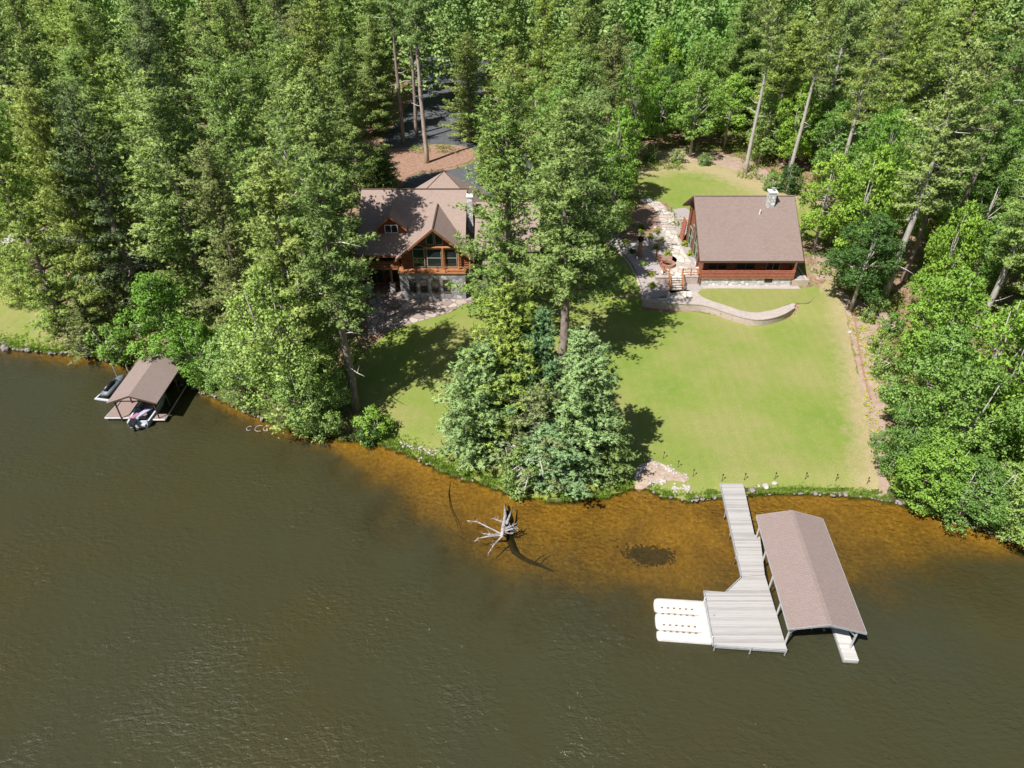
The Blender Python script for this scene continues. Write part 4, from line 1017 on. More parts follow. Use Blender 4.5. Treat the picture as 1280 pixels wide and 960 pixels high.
# ------------------------------------------------------------------ docks and boathouses
ZD = .55
def deck(name, poly, z, th, mat, parent, mat_side=None):
    m = MB(); m.prism([(p[0], p[1], z - th) for p in poly], (0, 0, th)); return m.build(name, mat, parent)
A = lambda x, y, z=ZD: at(x, y, z)
dk = empty('dock', (A(915, 605).x, A(915, 605).y, 0)); tag(dk, 'weathered grey wooden dock with long walkway and wide end platform', 'dock')
dp = Pin(dk)
walk = [A(901, 604), A(929, 604), A(943, 668), A(950, 671), A(952.5, 690), A(956, 718), A(984, 812), A(893, 806), A(881, 738), A(908, 740), A(928, 721)]
def place(o): o.location = -dk.location; return o
w1 = [walk[0], walk[1], walk[2], walk[4], walk[5], walk[10]]
deckm = MB(); deckm.prism([(p.x, p.y, ZD - .14) for p in [walk[0], walk[10], walk[5], walk[4], walk[3], walk[2], walk[1]]], (0, 0, .14)); place(deckm.build('walkway', M_dock, dk))
eps = Vector((0, -.03, 0))
deckm = MB(); deckm.prism([(p.x, p.y, ZD - .143) for p in [walk[10] + eps, walk[9], walk[8], walk[7], walk[6], walk[5] + eps]], (0, 0, .14)); place(deckm.build('platform', M_dock, dk))
m = MB()
def edge(a, b, s=0):
    d_ = (b - a).normalized(); nn = Vector((d_.y, -d_.x, 0)); a2, b2 = a + nn * .03, b + nn * .03
    m.prism([(a2.x, a2.y, ZD - .22), (b2.x, b2.y, ZD - .22), (b2.x + nn.x * .06, b2.y + nn.y * .06, ZD - .22), (a2.x + nn.x * .06, a2.y + nn.y * .06, ZD - .22)], (0, 0, .2))
for i, j in ((0, 10), (10, 9), (8, 7), (7, 6)): edge(walk[j], walk[i]) if False else edge(walk[i], walk[j])
place(m.build('edge_frame', M_alu, dk))
for (x, y) in [(901, 606), (907, 640), (914, 663), (921, 692), (929, 722), (882, 740), (894, 807), (939, 811), (983, 813), (892, 770), (929, 608), (936, 645)]:
    p = A(x, y); m = MB(); m.tube([(p.x, p.y, -2.4), (p.x, p.y, ZD + .12)], .045, 7); place(m.build('pile', M_alu, dk))
# boathouse beside the dock
P0 = at(986, 786, 2.6); P1 = at(1083, 793, 2.6); P2 = at(947, 649, 2.6)
org = Vector((P0.x, P0.y, 0)); ang = math.atan2(P2.y - P0.y, P2.x - P0.x) - math.pi / 2
bh = empty('boathouse', org, ang); tag(bh, 'large open sided boathouse with long brown roof beside the grey dock', 'boathouse')
Wd, Ln = 4.85, 9.7; ZE2, ZR2 = 2.6, 3.3
m = MB(); ext(m, roofprof(0, ZE2, Wd / 2, ZR2, Wd, ZE2, .1), 'y', 0, Ln); rf = m.build('roof', M_roofb, bh)
m = MB()
for y_ in (-.035, Ln + .003): ext(m, roofprof(-.02, ZE2 + .01, Wd / 2, ZR2 + .015, Wd + .02, ZE2 + .01, .16), 'y', y_, y_ + .032)
m.box(-.04, .0, ZE2 - .15, -.003, Ln, ZE2 - .01); m.box(Wd + .003, 0, ZE2 - .15, Wd + .04, Ln, ZE2 - .01); m.build('fascia', M_alu, rf)
m = MB(); m.box(Wd / 2 - .12, .02, ZR2 + .0, Wd / 2 + .12, Ln - .02, ZR2 + .02); m.build('ridge_cap', M_roofb, rf)
for xx, sg in ((.32, 1), (Wd - .32, -1)):
    for k in range(5):
        y_ = .35 + (Ln - .7) * k / 4; m = MB(); m.tube([(xx, y_, -2.4), (xx, y_, ZE2 - .02)], .075, 8)
        m.tube([(xx, y_, ZE2 - .9), (xx + sg * .9, y_, ZE2 + .12)], .05, 6); m.build('post', M_alu, bh)
m = MB()
for k in range(5):
    y_ = .35 + (Ln - .7) * k / 4; m.tube([(.3, y_, ZE2 - .1), (Wd - .3, y_, ZE2 - .1)], .05, 6)
m.tube([(.3, .35, ZE2 - .12), (.3, Ln - .35, ZE2 - .12)], .06, 6); m.tube([(Wd - .3, .35, ZE2 - .12), (Wd - .3, Ln - .35, ZE2 - .12)], .06, 6); m.build('truss', M_alu, bh)
m = MB(); m.box(Wd - .95, -.55, .28, Wd - .02, Ln - .5, .42); m.build('catwalk', m_dock('catwalk_boards', (.42, .4, .38), (.56, .54, .52)), bh)
m = MB(); m.box(Wd - .95, -.56, .1, Wd - .02, -.5, .277); m.box(Wd - .97, -.5, .1, Wd - .93, Ln - .5, .277); m.build('catwalk_frame', M_alu, bh)
m = MB(); m.box(1.2, 1.6, .3, 1.32, 8, .42); m.box(3.2, 1.6, .3, 3.32, 8, .42); m.box(1.1, 2.2, .2, 3.4, 2.35, .298); m.box(1.1, 7.0, .2, 3.4, 7.15, .298); m.build('lift_bunks', M_greyp, bh)
m = MB(); m.tube([(1.9, .9, ZE2 - .2), (1.9, .9, 1.7)], .03, 6); m.blob((1.9, .9, 1.6), .12, random.Random(1), 1, 1); m.build('hoist_hook', M_alu, bh)
# floating watercraft dock
fo = [at(x, y, .38) for x, y in [(817, 746), (881, 750), (891, 802), (822, 797)]]
fl = empty('floating_dock', (fo[0].x, fo[0].y, 0)); tag(fl, 'off white plastic floating dock with two grooved berths and rollers', 'floating dock')
def fb(u, v, z): p = fo[0] * (1 - u) * (1 - v) + fo[1] * u * (1 - v) + fo[2] * u * v + fo[3] * (1 - u) * v; return (p.x - fl.location.x, p.y - fl.location.y, z)
m = MB(); NV, NU = 60, 30; vs = []; fs = []
def fh(u, v):
    h = .38
    for g in (.34, .76):
        d_ = abs(v - g); h -= .17 * math.exp(-(d_ / .045) ** 2) * (1 if u < .78 else max(0, 1 - (u - .78) / .1))
    e_ = min(v, 1 - v); h -= .1 * math.exp(-(e_ / .03)); h -= .14 * math.exp(-(u / .035)) + .05 * math.exp(-((1 - u) / .02))
    return h
def fu(u, v):   # notch the outer ends at the grooves
    n_ = 0
    for g in (.34, .76): n_ = max(n_, .10 * max(0, 1 - abs(v - g) / .05))
    r_ = 0
    for a_, b_ in ((0, .34), (.34, .76), (.76, 1)):
        if a_ <= v <= b_: q = (v - a_) / (b_ - a_); r_ = .035 * (abs(2 * q - 1)) ** 3
    return u + (1 - u) * max(n_, r_)
for j in range(NV + 1):
    for i in range(NU + 1): u, v = i / NU, j / NV; vs.append(fb(fu(u, v), v, fh(u, v)))
for j in range(NV):
    for i in range(NU): a_ = j * (NU + 1) + i; fs.append((a_, a_ + 1, a_ + NU + 2, a_ + NU + 1))
nb = len(vs); bd = [i for i in range(NU + 1)] + [j * (NU + 1) + NU for j in range(1, NV + 1)] + [NV * (NU + 1) + i for i in range(NU - 1, -1, -1)] + [j * (NU + 1) for j in range(NV - 1, 0, -1)]
for q in bd: vs.append((vs[q][0], vs[q][1], -.12))
for k in range(len(bd)): fs.append((bd[k], nb + k, nb + (k + 1) % len(bd), bd[(k + 1) % len(bd)]))
m.add(vs, fs); m.build('float', M_plastic, fl, smooth=True)
for g in (.34, .76):
    for s_ in (-1, 1):
        for k in range(6):
            u, v = .14 + .115 * k, g + s_ * .075; x_, y_, z_ = fb(u, v, fh(u, v)); m = MB(); m.tube([(x_ - .07, y_, z_ + .015), (x_ + .07, y_, z_ + .015)], .055, 7); m.build('roller', M_rust, fl)
m = MB()
for v in (.03, .97): x_, y_, z_ = fb(.985, v, .36); m.tube([(x_, y_, -.5), (x_, y_, .75)], .06, 8)
m.build('guide_pipe', M_boatw, fl)
# left boathouse
lb = empty('boathouse', (-34.5, 50.3, 0), R(0)); tag(lb, 'small boathouse with brown gable roof under the trees holding a boat', 'boathouse')
m = MB(); ext(m, roofprof(-2.3, 2.45, 0, 3.3, 2.3, 2.45, .1), 'y', -.2, 7.4); rf = m.build('roof', M_roofb, lb)
m = MB(); ext(m, roofprof(-2.33, 2.46, 0, 3.315, 2.33, 2.46, .15), 'y', -.235, -.203); m.build('fascia', M_trimd, rf)
for xx in (-1.75, 1.75):
    for y_ in (.2, 2.5, 4.8, 7.1):
        m = MB(); m.tube([(xx, y_, -2.2), (xx, y_, 2.4)], .07, 7); m.tube([(xx, y_, 1.7), (xx * .6, y_, 2.5)], .04, 5); m.build('post', M_trimd, lb)
m = MB()
for y_ in (.2, 2.5, 4.8, 7.1): m.tube([(-1.75, y_, 2.4), (1.75, y_, 2.4)], .05, 6)
m.build('truss', M_trimd, lb)
dl = empty('dock', (-36, 50, 0)); tag(dl, 'low tan dock with pale edge along the left side of the small boathouse', 'dock')
c4 = [at(131, 522, .4), at(181, 522, .4), at(181, 522, .4) + Vector((.0, 6.5, 0)), at(131, 522, .4) + Vector((.6, 6.0, 0))]
c4 = [c4[0], c4[1] + Vector((-.0, 0, 0)), c4[1] + Vector((-.1, 8.5, 0)), c4[0] + Vector((1.0, 8.5, 0))]
m = MB(); m.prism([(p.x + 36, p.y - 50, .28) for p in c4], (0, 0, .12)); m.build('deck_surface', M_carpet, dl)
m = MB()
for a_, b_ in ((c4[0], c4[1]), (c4[3], c4[0])):
    a_, b_ = Vector((a_.x + 36, a_.y - 50, .33)), Vector((b_.x + 36, b_.y - 50, .33)); m.tube([a_, b_], .085, 8)
m.build('edge_bumper', M_alu, dl)
dr_ = empty('dock', (-32.2, 50, 0)); tag(dr_, 'narrow dock arm along the right side of the small boathouse', 'dock')
e0, e1 = at(190, 524, .4), at(207, 522, .4)
m = MB(); m.box(e0.x + 32.2, e0.y - 50, .28, e1.x + 32.2, e0.y - 50 + .75, .4); m.build('deck_surface', M_carpet, dr_)
m = MB(); m.tube([(e0.x + 32.2, e0.y - 50.02, .34), (e1.x + 32.25, e0.y - 50.02, .34)], .1, 8); m.tube([(e1.x + 32.25, e0.y - 50.02, .34), (e1.x + 32.25, e0.y - 50 + 9.5, .34)], .045, 8); m.build('edge_bumper', M_alu, dr_)
# motorboat in the left boathouse
bt = empty('motorboat', (-34.35, 49.6, 0)); tag(bt, 'white fishing boat with black outboard, moored under the small boathouse', 'boat')
m = MB(); sec = []
for y_, w_, d_, z_ in ((0, .95, .35, .62), (1.5, 1.05, .4, .64), (3.4, 1.0, .4, .7), (4.8, .65, .3, .8), (5.6, .08, .1, .92)):
    sec.append([(-w_, y_, z_), (-w_ * .85, y_, 0 - d_ * .3), (0, y_, -d_), (w_ * .85, y_, 0 - d_ * .3), (w_, y_, z_), (w_ * .86, y_, z_), (w_ * .75, y_, .22), (-w_ * .75, y_, .22), (-w_ * .86, y_, z_)])
vs = [p for s_ in sec for p in s_]; fs = []
for i in range(len(sec) - 1):
    for k in range(9): a_, b_ = i * 9 + k, i * 9 + (k + 1) % 9; fs.append((a_, b_, b_ + 9, a_ + 9))
fs += [tuple(range(9)), tuple(range(36, 45))[::-1]]; m.add(vs, fs); hull = m.build('hull', M_boatw, bt)
m = MB(); m.box(-.9, .02, .3, .9, .16, .74); m.build('transom', M_boatw, bt)
m = MB(); m.prism([(-.7, .3, .24), (.7, .3, .24), (.8, 3.6, .24), (-.8, 3.6, .24)], (0, 0, .05)); m.build('floor_liner', M_navy, bt)
for xx in (-.45, .45):
    m = MB(); m.box(xx - .25, 1.5, .3, xx + .25, 1.95, .72); m.box(xx - .25, 1.5, .722, xx + .25, 1.62, 1.15); m.build('seat', M_navy, bt)
m = MB(); m.box(-.5, 3.0, .3, .5, 3.3, 1.05); m.prism([(-.5, 3.05, 1.06), (.5, 3.05, 1.06), (.4, 3.45, 1.4), (-.4, 3.45, 1.4)], (0, .04, .02)); m.build('console', M_greyp, bt)
ob = MB(); ob.tube([(-.15, -.5, -.5), (-.15, -.48, .3), (-.15, -.42, .78)], [.1, .12, .17], 8); 
out_ = ob.build('outboard_motor', M_black, bt, smooth=True)
m = MB(); m.prism([(-.38, -.72, .68), (.08, -.72, .68), (.1, -.05, .75), (-.4, -.05, .75)], (0, 0, .42)); m.build('cowling', M_black, out_)
m = MB(); m.tube([(-.15, -.7, -.45), (-.15, -.75, -.45)], .2, 10); m.build('propeller', M_alu, out_)
m = MB(); m.box(.15, -.22, .35, .75, .0, .5); m.box(-.75, -.22, .35, -.5, .0, .5); m.build('swim_step', M_boatw, bt)
m = MB(); m.prism([(-.15, .5, 1.02), (.25, .35, 1.02), (1.1, 1.6, 1.12), (.75, 1.9, 1.12)], (0, 0, .1)); tag(m.build('towel', M_lilac, None, (-34.6, 49.7, -.22)), 'lilac towel draped over the motorboat seats', 'towel')
m = MB(); m.prism([(-.55, .2, 1.0), (-.15, .1, 1.0), (.2, .75, 1.05), (-.1, .95, 1.05)], (0, 0, .1)); tag(m.build('towel', M_pink, None, (-34.6, 49.7, -.2)), 'dull pink towel beside the lilac one in the motorboat', 'towel')
# jet ski on its lift
j0 = at(142, 482, .5); js = empty('jet_ski', (j0.x, j0.y, 0), R(-12)); tag(js, 'dark grey jet ski parked left of the small boathouse', 'jet ski')
m = MB(); sec = []
for y_, w_, zb_, zt_ in ((-1.5, .5, .25, .6), (-.6, .58, .18, .72), (.4, .56, .18, .8), (1.2, .38, .3, .8), (1.7, .08, .55, .7)):
    sec.append([(-w_, y_, (zb_ + zt_) / 2), (-w_ * .6, y_, zb_), (w_ * .6, y_, zb_), (w_, y_, (zb_ + zt_) / 2), (w_ * .6, y_, zt_), (-w_ * .6, y_, zt_)])
vs = [p for s_ in sec for p in s_]; fs = []
for i in range(4):
    for k in range(6): a_, b_ = i * 6 + k, i * 6 + (k + 1) % 6; fs.append((a_, b_, b_ + 6, a_ + 6))
fs += [tuple(range(6)), tuple(range(24, 30))[::-1]]; m.add(vs, fs); m.build('hull', M_greyp, js, smooth=True)
m = MB(); m.tube([(0, -1.2, .78), (0, -.2, .95), (0, .25, .88)], [.2, .2, .12], 8); m.build('seat', M_black, js, smooth=True)
m = MB(); m.tube([(0, .5, .8), (0, .3, 1.1)], .06, 6); m.tube([(-.38, .25, 1.12), (.38, .25, 1.12)], .035, 6); m.build('handlebar', M_black, js)
lf = empty('jet_ski_lift', (j0.x, j0.y, 0), R(-12)); tag(lf, 'pale metal lift with tall guide poles under the jet ski', 'lift')
m = MB(); m.box(-.85, -1.9, .05, .85, -1.7, .18); m.box(-.85, 1.4, .05, .85, 1.55, .18); m.box(-.85, -1.7, .05, -.72, 1.4, .17); m.box(.72, -1.7, .05, .85, 1.4, .17); m.build('frame', M_boatw, lf)
for xx, yy in ((-.8, 1.6), (.8, 1.6)): m = MB(); m.tube([(xx, yy, -1.8), (xx - .1, yy, 1.9)], .04, 6); m.build('guide_pole', M_alu, lf)

# ------------------------------------------------------------------ fallen snag in the lake
sb_ = at(632, 664, 0); sg_ = empty('fallen_tree', sb_); tag(sg_, 'bleached dead tree with bare branches rising from the shallow water', 'dead tree')
def W_(x, y, z): p = at(x, y, z); return p - sb_
m = MB(); m.tube([W_(631, 630, .15), W_(631.5, 645, .5), W_(629, 660, .75), W_(627, 672, .8)], [.09, .13, .16, .1], 8)
m.tube([W_(633, 655, .7), W_(637, 645, .5), W_(641, 634, .25)], [.12, .09, .04], 6); m.build('trunk', M_snag, sg_, smooth=True)
rp = random.Random(9); 
BR = [[(626, 667, .8), (610, 659, .9), (596, 652, .8), (584, 651, .6)], [(627, 669, .8), (612, 670, .7), (598, 673, .5), (593, 677, .3)], [(627, 671, .8), (618, 680, .6), (613, 688, .3), (610, 692, .1)],
      [(624, 668, .8), (612, 668, .9), (603, 667, .8)], [(628, 652, .7), (621, 650, .9), (616, 648, .9)], [(631, 662, .8), (639, 658, 1.0), (646, 654, .9)], [(631, 664, .8), (640, 661, 1.0), (647, 660, .8)], [(632, 660, .8), (641, 657, .7), (645, 663, .6)], [(630, 665, .7), (637, 667, .5), (642, 666, .4)]]
m = MB()
for b_ in BR:
    pts = [W_(*q) for q in b_]; n_ = len(pts); m.tube(pts, [.052 * (1 - i / n_) + .014 for i in range(n_)], 6)
    for _ in range(11):
        i = rp.randrange(n_ - 1); p = pts[i].lerp(pts[i + 1], rp.random()); m.tube([p, p + Vector((rp.uniform(-.25, .25), rp.uniform(-.3, .3), rp.uniform(-.05, .3)))], [.022, .006], 4)
m.build('branches', M_snag, sg_)
m = MB(); m.tube([W_(633, 640, -.3), W_(633.5, 655, -.28), W_(636, 675, -.26), W_(642, 690, -.25), W_(655, 699, -.25), W_(672, 705, -.2), W_(687, 712, -.35)], [.2, .2, .2, .17, .14, .12, .05], 8)
m.tube([W_(668, 703, -.2), W_(676, 696, -.2), W_(684, 692, -.25)], [.05, .04, .02], 5); m.tube([W_(637, 684, -.15), W_(628, 685, -.2), W_(618, 684, -.3)], [.04, .03, .02], 5)
o = m.build('sunken_trunk', nmat('waterlogged_wood', (.035, .022, .012), .9)[0], sg_)
m = MB(); q = [at(x, y, -.4 - .1 * i / 5) for i, (x, y) in enumerate([(574, 594), (563, 604), (561, 618), (563, 634), (570, 650), (573, 660)])]; m.tube(q, [.05, .045, .04, .035, .03, .02], 5)
tag(m.build('sunken_branch', MATS['waterlogged_wood']), 'thin curved dark branch lying under the orange shallows', 'branch')
for k, (x, y, lb_) in enumerate([(1255, 674, 'small bleached stump with stubs in the water at far right'), (322, 536, 'curled pale driftwood branches in the water under the pale tree')]):
    p = at(x, y, .1); m = MB()
    if k == 0:
        m.tube([(-.3, .4, -.2), (0, 0, .25), (.35, -.3, .3)], [.16, .14, .06], 7)
        for _ in range(9): m.tube([(0, 0, .2), (rp.uniform(-.5, .6), rp.uniform(-.6, .3), rp.uniform(.1, .5))], [.06, .02], 5)
    else:
        for cx__, r_ in ((-.7, .3), (.2, .42), (.9, .35)): m.tube([(cx__ + r_ * math.cos(a), r_ * math.sin(a), .05) for a in np.linspace(1.2, 5.2, 9)], .035, 5)
    tag(m.build('driftwood', M_snag, None, p), lb_, 'driftwood')
pm = MB(); q = at(803, 690, -.6); rw = random.Random(4)
for i in range(1500):
    xx, yy = q.x + (.0, 1.0, .7)[i % 3] + rw.gauss(0, .6), q.y + (0, -.1, -.5)[i % 3] + rw.gauss(0, .26); pm.blob((xx, yy, Hs(xx, yy) + .03), rw.uniform(.03, .12), rw, 1, .25, .3)
tag(pm.build('weed_patch', noisy('dark_water_weed', (.05, .045, .03), (.09, .08, .045), 3, .9)), 'dark weed patch under water left of dock walkway', 'weed', kind='stuff')

# ------------------------------------------------------------------ shoreline rocks, grass, stakes
rk = MB(); rp = random.Random(21)
def shore_pt(x):
    y = np.interp(x, [s[0] for s in SHORE_PX], [s[1] for s in SHORE_PX]); return y
sh3 = [Vector((p[0], p[1])) for p in SHORE]
for i in range(520):
    seg = rp.choice([( -260, 150, .30), (-260, 150, .30), (-260, 150, .3), (-260, 150, .3), (812, 900, .13), (930, 1110, .12), (450, 640, .11), (150, 330, .16), (1110, 1300, .16)])
    x = rp.uniform(seg[0], seg[1]); p = at(x, shore_pt(x), 0); r = seg[2] * rp.choice([.3, .4, .5, .7, .9, 1.2]) * rp.uniform(.8, 1.15)
    off = rp.uniform(-.15, .75 if seg[2] > .25 else .25)
    rk.blob((p.x, p.y + off, max(.0, off * .22) + r * .1), r, rp, 1, .75, .2)
tag(rk.build('shoreline_stones', M_rock, normals=False), 'grey stones lining the waterline', 'stones', kind='stuff')
pb = MB()
for i in range(260):
    x, y = rp.choice([(rp.uniform(794, 812), 0), (rp.uniform(812, 860), 1), (rp.uniform(812, 832), 2), (rp.uniform(840, 862), 3), (rp.uniform(500, 545), 4)])
    if y == 0: yy = 596 - (x - 794) * 1.05
    elif y == 1: yy = 578 + (x - 812) * .42
    elif y == 2: yy = 603
    elif y == 3: yy = 611
    else: yy = 555 + (x - 500) * .3
    yy += rp.gauss(0, 2.2); p = gp(x, yy); r = rp.uniform(.05, .15); pb.blob((p.x, p.y, p.z + .07 + r * .2), r, rp, 1, .6, .2)
tag(pb.build('pale_pebbles', M_rockp, normals=False), 'pale pebbles edging the small beach', 'pebbles', kind='stuff')
for x, y, r, mt, lb_ in [(940, 614, .33, M_rock, 'dark rock at the waterline just right of the dock'), (957, 609, .28, M_rockp, 'pale rounded rock on the grass, second to the right of the dock'), (968, 605, .22, M_rockp, 'smaller pale rock right of the dock, farthest from the water'), (948, 608, .16, M_rockp, 'smallest pale rock next to the dock walkway'),
                     (1019, 618, .25, M_rock, 'rock on the waterline between dock and right trees'), (1056, 619, .25, M_rock, 'rock on the waterline nearest the right trees'), (107, 437, .4, M_rock, 'largest grey stone on the left bank, near the tall pine')]:
    m = MB(); m.blob((0, 0, 0), r, random.Random(x), 2, .75, .12); p = gp(x, y); p.z += r * .45; tag(m.build('rock', mt, None, p), lb_, 'rock')
for x, y, lb_ in [(902, 602, 'left of the dock head'), (930, 601, 'just right of the dock head'), (968, 600, 'second to the right of the dock'), (1006, 600, 'third to the right of the dock'), (1044, 602, 'fourth to the right of the dock'), (1083, 606, 'nearest the right trees'), (847, 585, 'above the small beach'), (866, 596, 'right of the small beach'), (829, 574, 'behind the small beach'), (808, 574, 'at the beach corner near the conifers')]:
    p = gp(x, y); t = empty('stake_light', p); tag(t, 'thin dark stake light on the lawn, ' + lb_, 'stake light', 'stake lights along the shore')
    m = MB(); m.tube([(0, 0, -.2), (0, 0, .75)], .02, 5); m.build('stake', M_black, t); m = MB(); m.tube([(0, 0, .75), (0, 0, .85)], [.07, .05], 6); m.build('lamp_head', M_black, t)
for k, (x, y) in enumerate([(545, 413), (558, 417), (568, 418), (580, 417), (592, 412), (588, 398)]):
    p = gp(x, y); m = MB(); m.tube([(0, 0, -.2), (0, 0, .9)], .03, 5); tag(m.build('garden_stake', M_black, None, p), 'thin dark garden stake below the house patio, ' + ['leftmost', 'second from the left', 'third from the left', 'fourth from the left', 'rightmost', 'set back toward the stone annex'][k], 'stake', 'stakes below the house patio')
# log edging in the dirt at the right
m = MB(); q = [gp(x, y) for x, y in [(1066, 385), (1070, 410), (1074, 440), (1080, 470), (1088, 500)]]; m.tube([p + Vector((0, 0, .1)) for p in q], .09, 6); tag(m.build('edging_log', M_carve), 'long thin brown edging log running down the dirt strip', 'log')
# shoreline grass and undergrowth
rg = np.random.default_rng(77)
def blades(C, n, ln, w, seed):
    r_ = np.random.default_rng(seed); return needles(C, np.zeros_like(C), r_, n, ln, w, up=1.8, spread=.7)
C = []
for (xa, xb, dmax, cnt) in ((-300, 140, 1.9, 3600), (455, 640, 1.6, 1900), (700, 792, 1.2, 500), (812, 1110, .5, 1300)):
    for _ in range(cnt):
        x = rp.uniform(xa, xb)
        if 896 < x < 934: continue
        p = at(x, shore_pt(x), 0); off = .0 + abs(rp.gauss(0, dmax * .5)); h = Hs(p.x, p.y + off); C.append((p.x, p.y + off, h))
V, a = blades(np.array(C), 7, .3, .03, 1)
o = bpy.data.objects.new('shore_grass', fast_mesh('shore_grass', V, 3, a, M_grassb)); COL.objects.link(o); tag(o, 'tall bright grass along the waterline', 'grass', kind='stuff')
# ------------------------------------------------------------------ trees placed by hand  (base px, top row, radius)
HAND = []
def T(kind, bx, by, top, r, mt, label, name=None, **kw):
    b = gp(bx, by); H = kw.pop('H', None) or height_for(b, top)
    m_ = M_pine[mt] if mt in M_pine else M_dec[mt]
    pine = kind.startswith(('pine', 'spruce', 'young'))
    nm = name or ('pine_tree' if kind.startswith('pine') else 'spruce_tree' if pine else 'bush' if kind in ('bush', 'sapling') else 'broadleaf_tree')
    b.z -= .05
    plant(kind, b, H, r, m_, label, {'pine_tree': 'pine tree', 'spruce_tree': 'spruce tree', 'bush': 'bush', 'broadleaf_tree': 'tree'}[nm], kw.pop('group', None), nm, bark=M_bark if pine else M_barkg, **kw)
    HAND.append((b.x, b.y, r, H))
# left group
T('pineA', 86, 416, 96, 5.5, 'yellow', 'tall dense pine beside the left lawn, nearest the left bank')
T('pineE', 190, 405, 106, 6.09, 'grey', 'sparse greyish olive pine with dead branches behind the bright maple at left')
T('pineB', 270, 410, 92, 6.87, 'green', 'broad tall pine between the greyish pine and the pale multi stemmed tree')
T('pineC', 352, 402, 84, 5.81, 'yellow', 'tall pine with a bare lower trunk showing left of the log house')
T('pineB', 426, 374, 88, 7.0, 'green', 'tall pine whose crown brushes the left end of the log house roof')
T('pineD', 446, 514, 196, 4.8, 'green', 'slim pine with pale bare trunk at the lake edge of the shaded lawn')
T('decD', 370, 522, 322, 5.1, 'light', 'pale green loose tree with many stems overhanging the lake left of the lawn')
T('decE', 396, 540, 445, 2.9, 'light', 'low pale bushy tree hanging over the water beside the slim pine')
T('decD', 312, 498, 400, 3.60, 'light', 'pale round tree at the waterline between boathouse and the larger pale tree')
T('decA', 225, 466, 338, 4.10, 'bright', 'bright green maple behind the small boathouse')
T('decE', 262, 480, 400, 2.60, 'bright', 'small bright green tree right behind the small boathouse roof')
T('bush', 150, 446, 405, 2.30, 'mid', 'dull green bush at the shore just left of the small boathouse')
T('spruceB', 120, 436, 372, 3.17, 'grey', 'short greyish evergreen on the bank under the leftmost tall pine')
T('decD', 28, 380, 296, 3.40, 'yellow', 'yellowish willow like bush at the back of the left lawn')
T('decC', 2, 335, 150, 4.20, 'bright', 'bright green tree at the left edge of the photo behind the lawn')
T('pineB', 150, 410, 112, 5.4, 'green', 'tall green pine between the bank pine and the sparse greyish pine')
T('pineA', 130, 345, 60, 6.35, 'green', 'tall pine in the second row left, behind the pine by the bank')
T('pineB', 232, 330, 56, 6.61, 'yellow', 'tall yellow green pine in the second row behind the greyish pine')
T('pineA', 318, 322, 50, 6.35, 'green', 'tall pine in the second row behind the bare lower trunk pine')
T('pineC', 402, 300, 60, 6.09, 'yellow', 'tall pine in the second row just left of the log house garage')
T('pineA', 452, 255, 50, 5.55, 'green', 'tall pine beside the driveway, left of the bare trunk pine')
T('pineB', 392, 500, 196, 6.2, 'green', 'pine rising behind the pale multi stemmed tree, left of the slim pine')
# middle
T('pineG', 702, 458, 128, 7.4, 'green', 'largest pine in the middle, standing on the lawn right of the log house')
T('pineA', 636, 404, 98, 7.0, 'yellow', 'tall pine close behind the largest middle pine, by the house wing')
T('pineC', 722, 372, 118, 6.09, 'green', 'tall pine right of the largest middle pine, near the curved lawn edge')
T('pineB', 706, 318, 62, 6.35, 'yellow', 'tall pine behind the middle group, above the gravel bed tip')
T('pineA', 640, 300, 60, 6.09, 'green', 'tall pine hiding the right end of the log house roof')
T('decA', 764, 300, 205, 3.20, 'mid', 'dark green broadleaf tree shading the left tip of the gravel bed')
T('decB', 770, 258, 128, 3.80, 'bright', 'bright broadleaf tree left of the back lawn')
T('youngA', 628, 556, 360, 5.4, 'gold', 'yellow tipped evergreen, tallest of the cluster by the water')
T('youngB', 602, 562, 430, 5.0, 'blue', 'blue green evergreen at the left of the shoreline cluster')
T('youngA', 718, 578, 415, 5.2, 'blue', 'blue green evergreen at the right of the shoreline cluster')
T('youngA', 672, 562, 398, 4.8, 'blue', 'dense blue green evergreen at the core of the shoreline cluster')
T('spruceG', 664, 592, 485, 4.4, 'grey', 'half bare greyish evergreen in the middle of the shoreline cluster')
T('youngB', 757, 592, 525, 2.8, 'green', 'short dark evergreen nearest the small beach')
T('youngB', 692, 600, 530, 4.0, 'blue', 'low pale evergreen overhanging the orange water in front of the others')
T('bush', 648, 606, 560, 1.90, 'light', 'small pale bush at the waterline left of the evergreens base')
T('bush', 470, 545, 512, 1.70, 'bright', 'small bright bush at the lake corner of the shaded lawn')
T('pineF', 534, 205, -80, 4.4, 'green', 'pine with a tall bare pale trunk on the needle covered driveway island', bark=None) if False else None
b = gp(534, 204); plant('pineF', b, 30, 4.6, M_pine['green'], 'pine with a tall bare pale trunk on the needle covered driveway island', 'pine tree', None, 'pine_tree', rz=1.0, bark=noisy('pale_bark', (.30, .22, .18), (.5, .4, .34), 5, .9, .1, .6, .05, sc=(1, 1, .35))); HAND.append((b.x, b.y, 4.6, 30))
b = gp(505, 180); plant('pineF', b, 29, 4.2, M_pine['green'], 'pine with dark bare trunk at the left edge of the driveway', 'pine tree', None, 'pine_tree', rz=2.5); HAND.append((b.x, b.y, 4.2, 29))
b = gp(521, 168); plant('pineF', b, 29, 4.0, M_pine['green'], 'pine with slender dark trunk standing in the driveway shade', 'pine tree', None, 'pine_tree', rz=4); HAND.append((b.x, b.y, 4, 29))
T('youngA', 486, 240, 190, 3.4, 'yellow', 'light evergreen on the needle litter left of the driveway island')
T('pineA', 588, 178, 40, 5.6, 'green', 'tall pine just right of the driveway opening')
T('pineB', 478, 168, 20, 5.6, 'green', 'tall pine at the left verge of the driveway opening')
T('decE', 470, 232, 196, 2.60, 'mid', 'round bush at the house side of the needle litter')
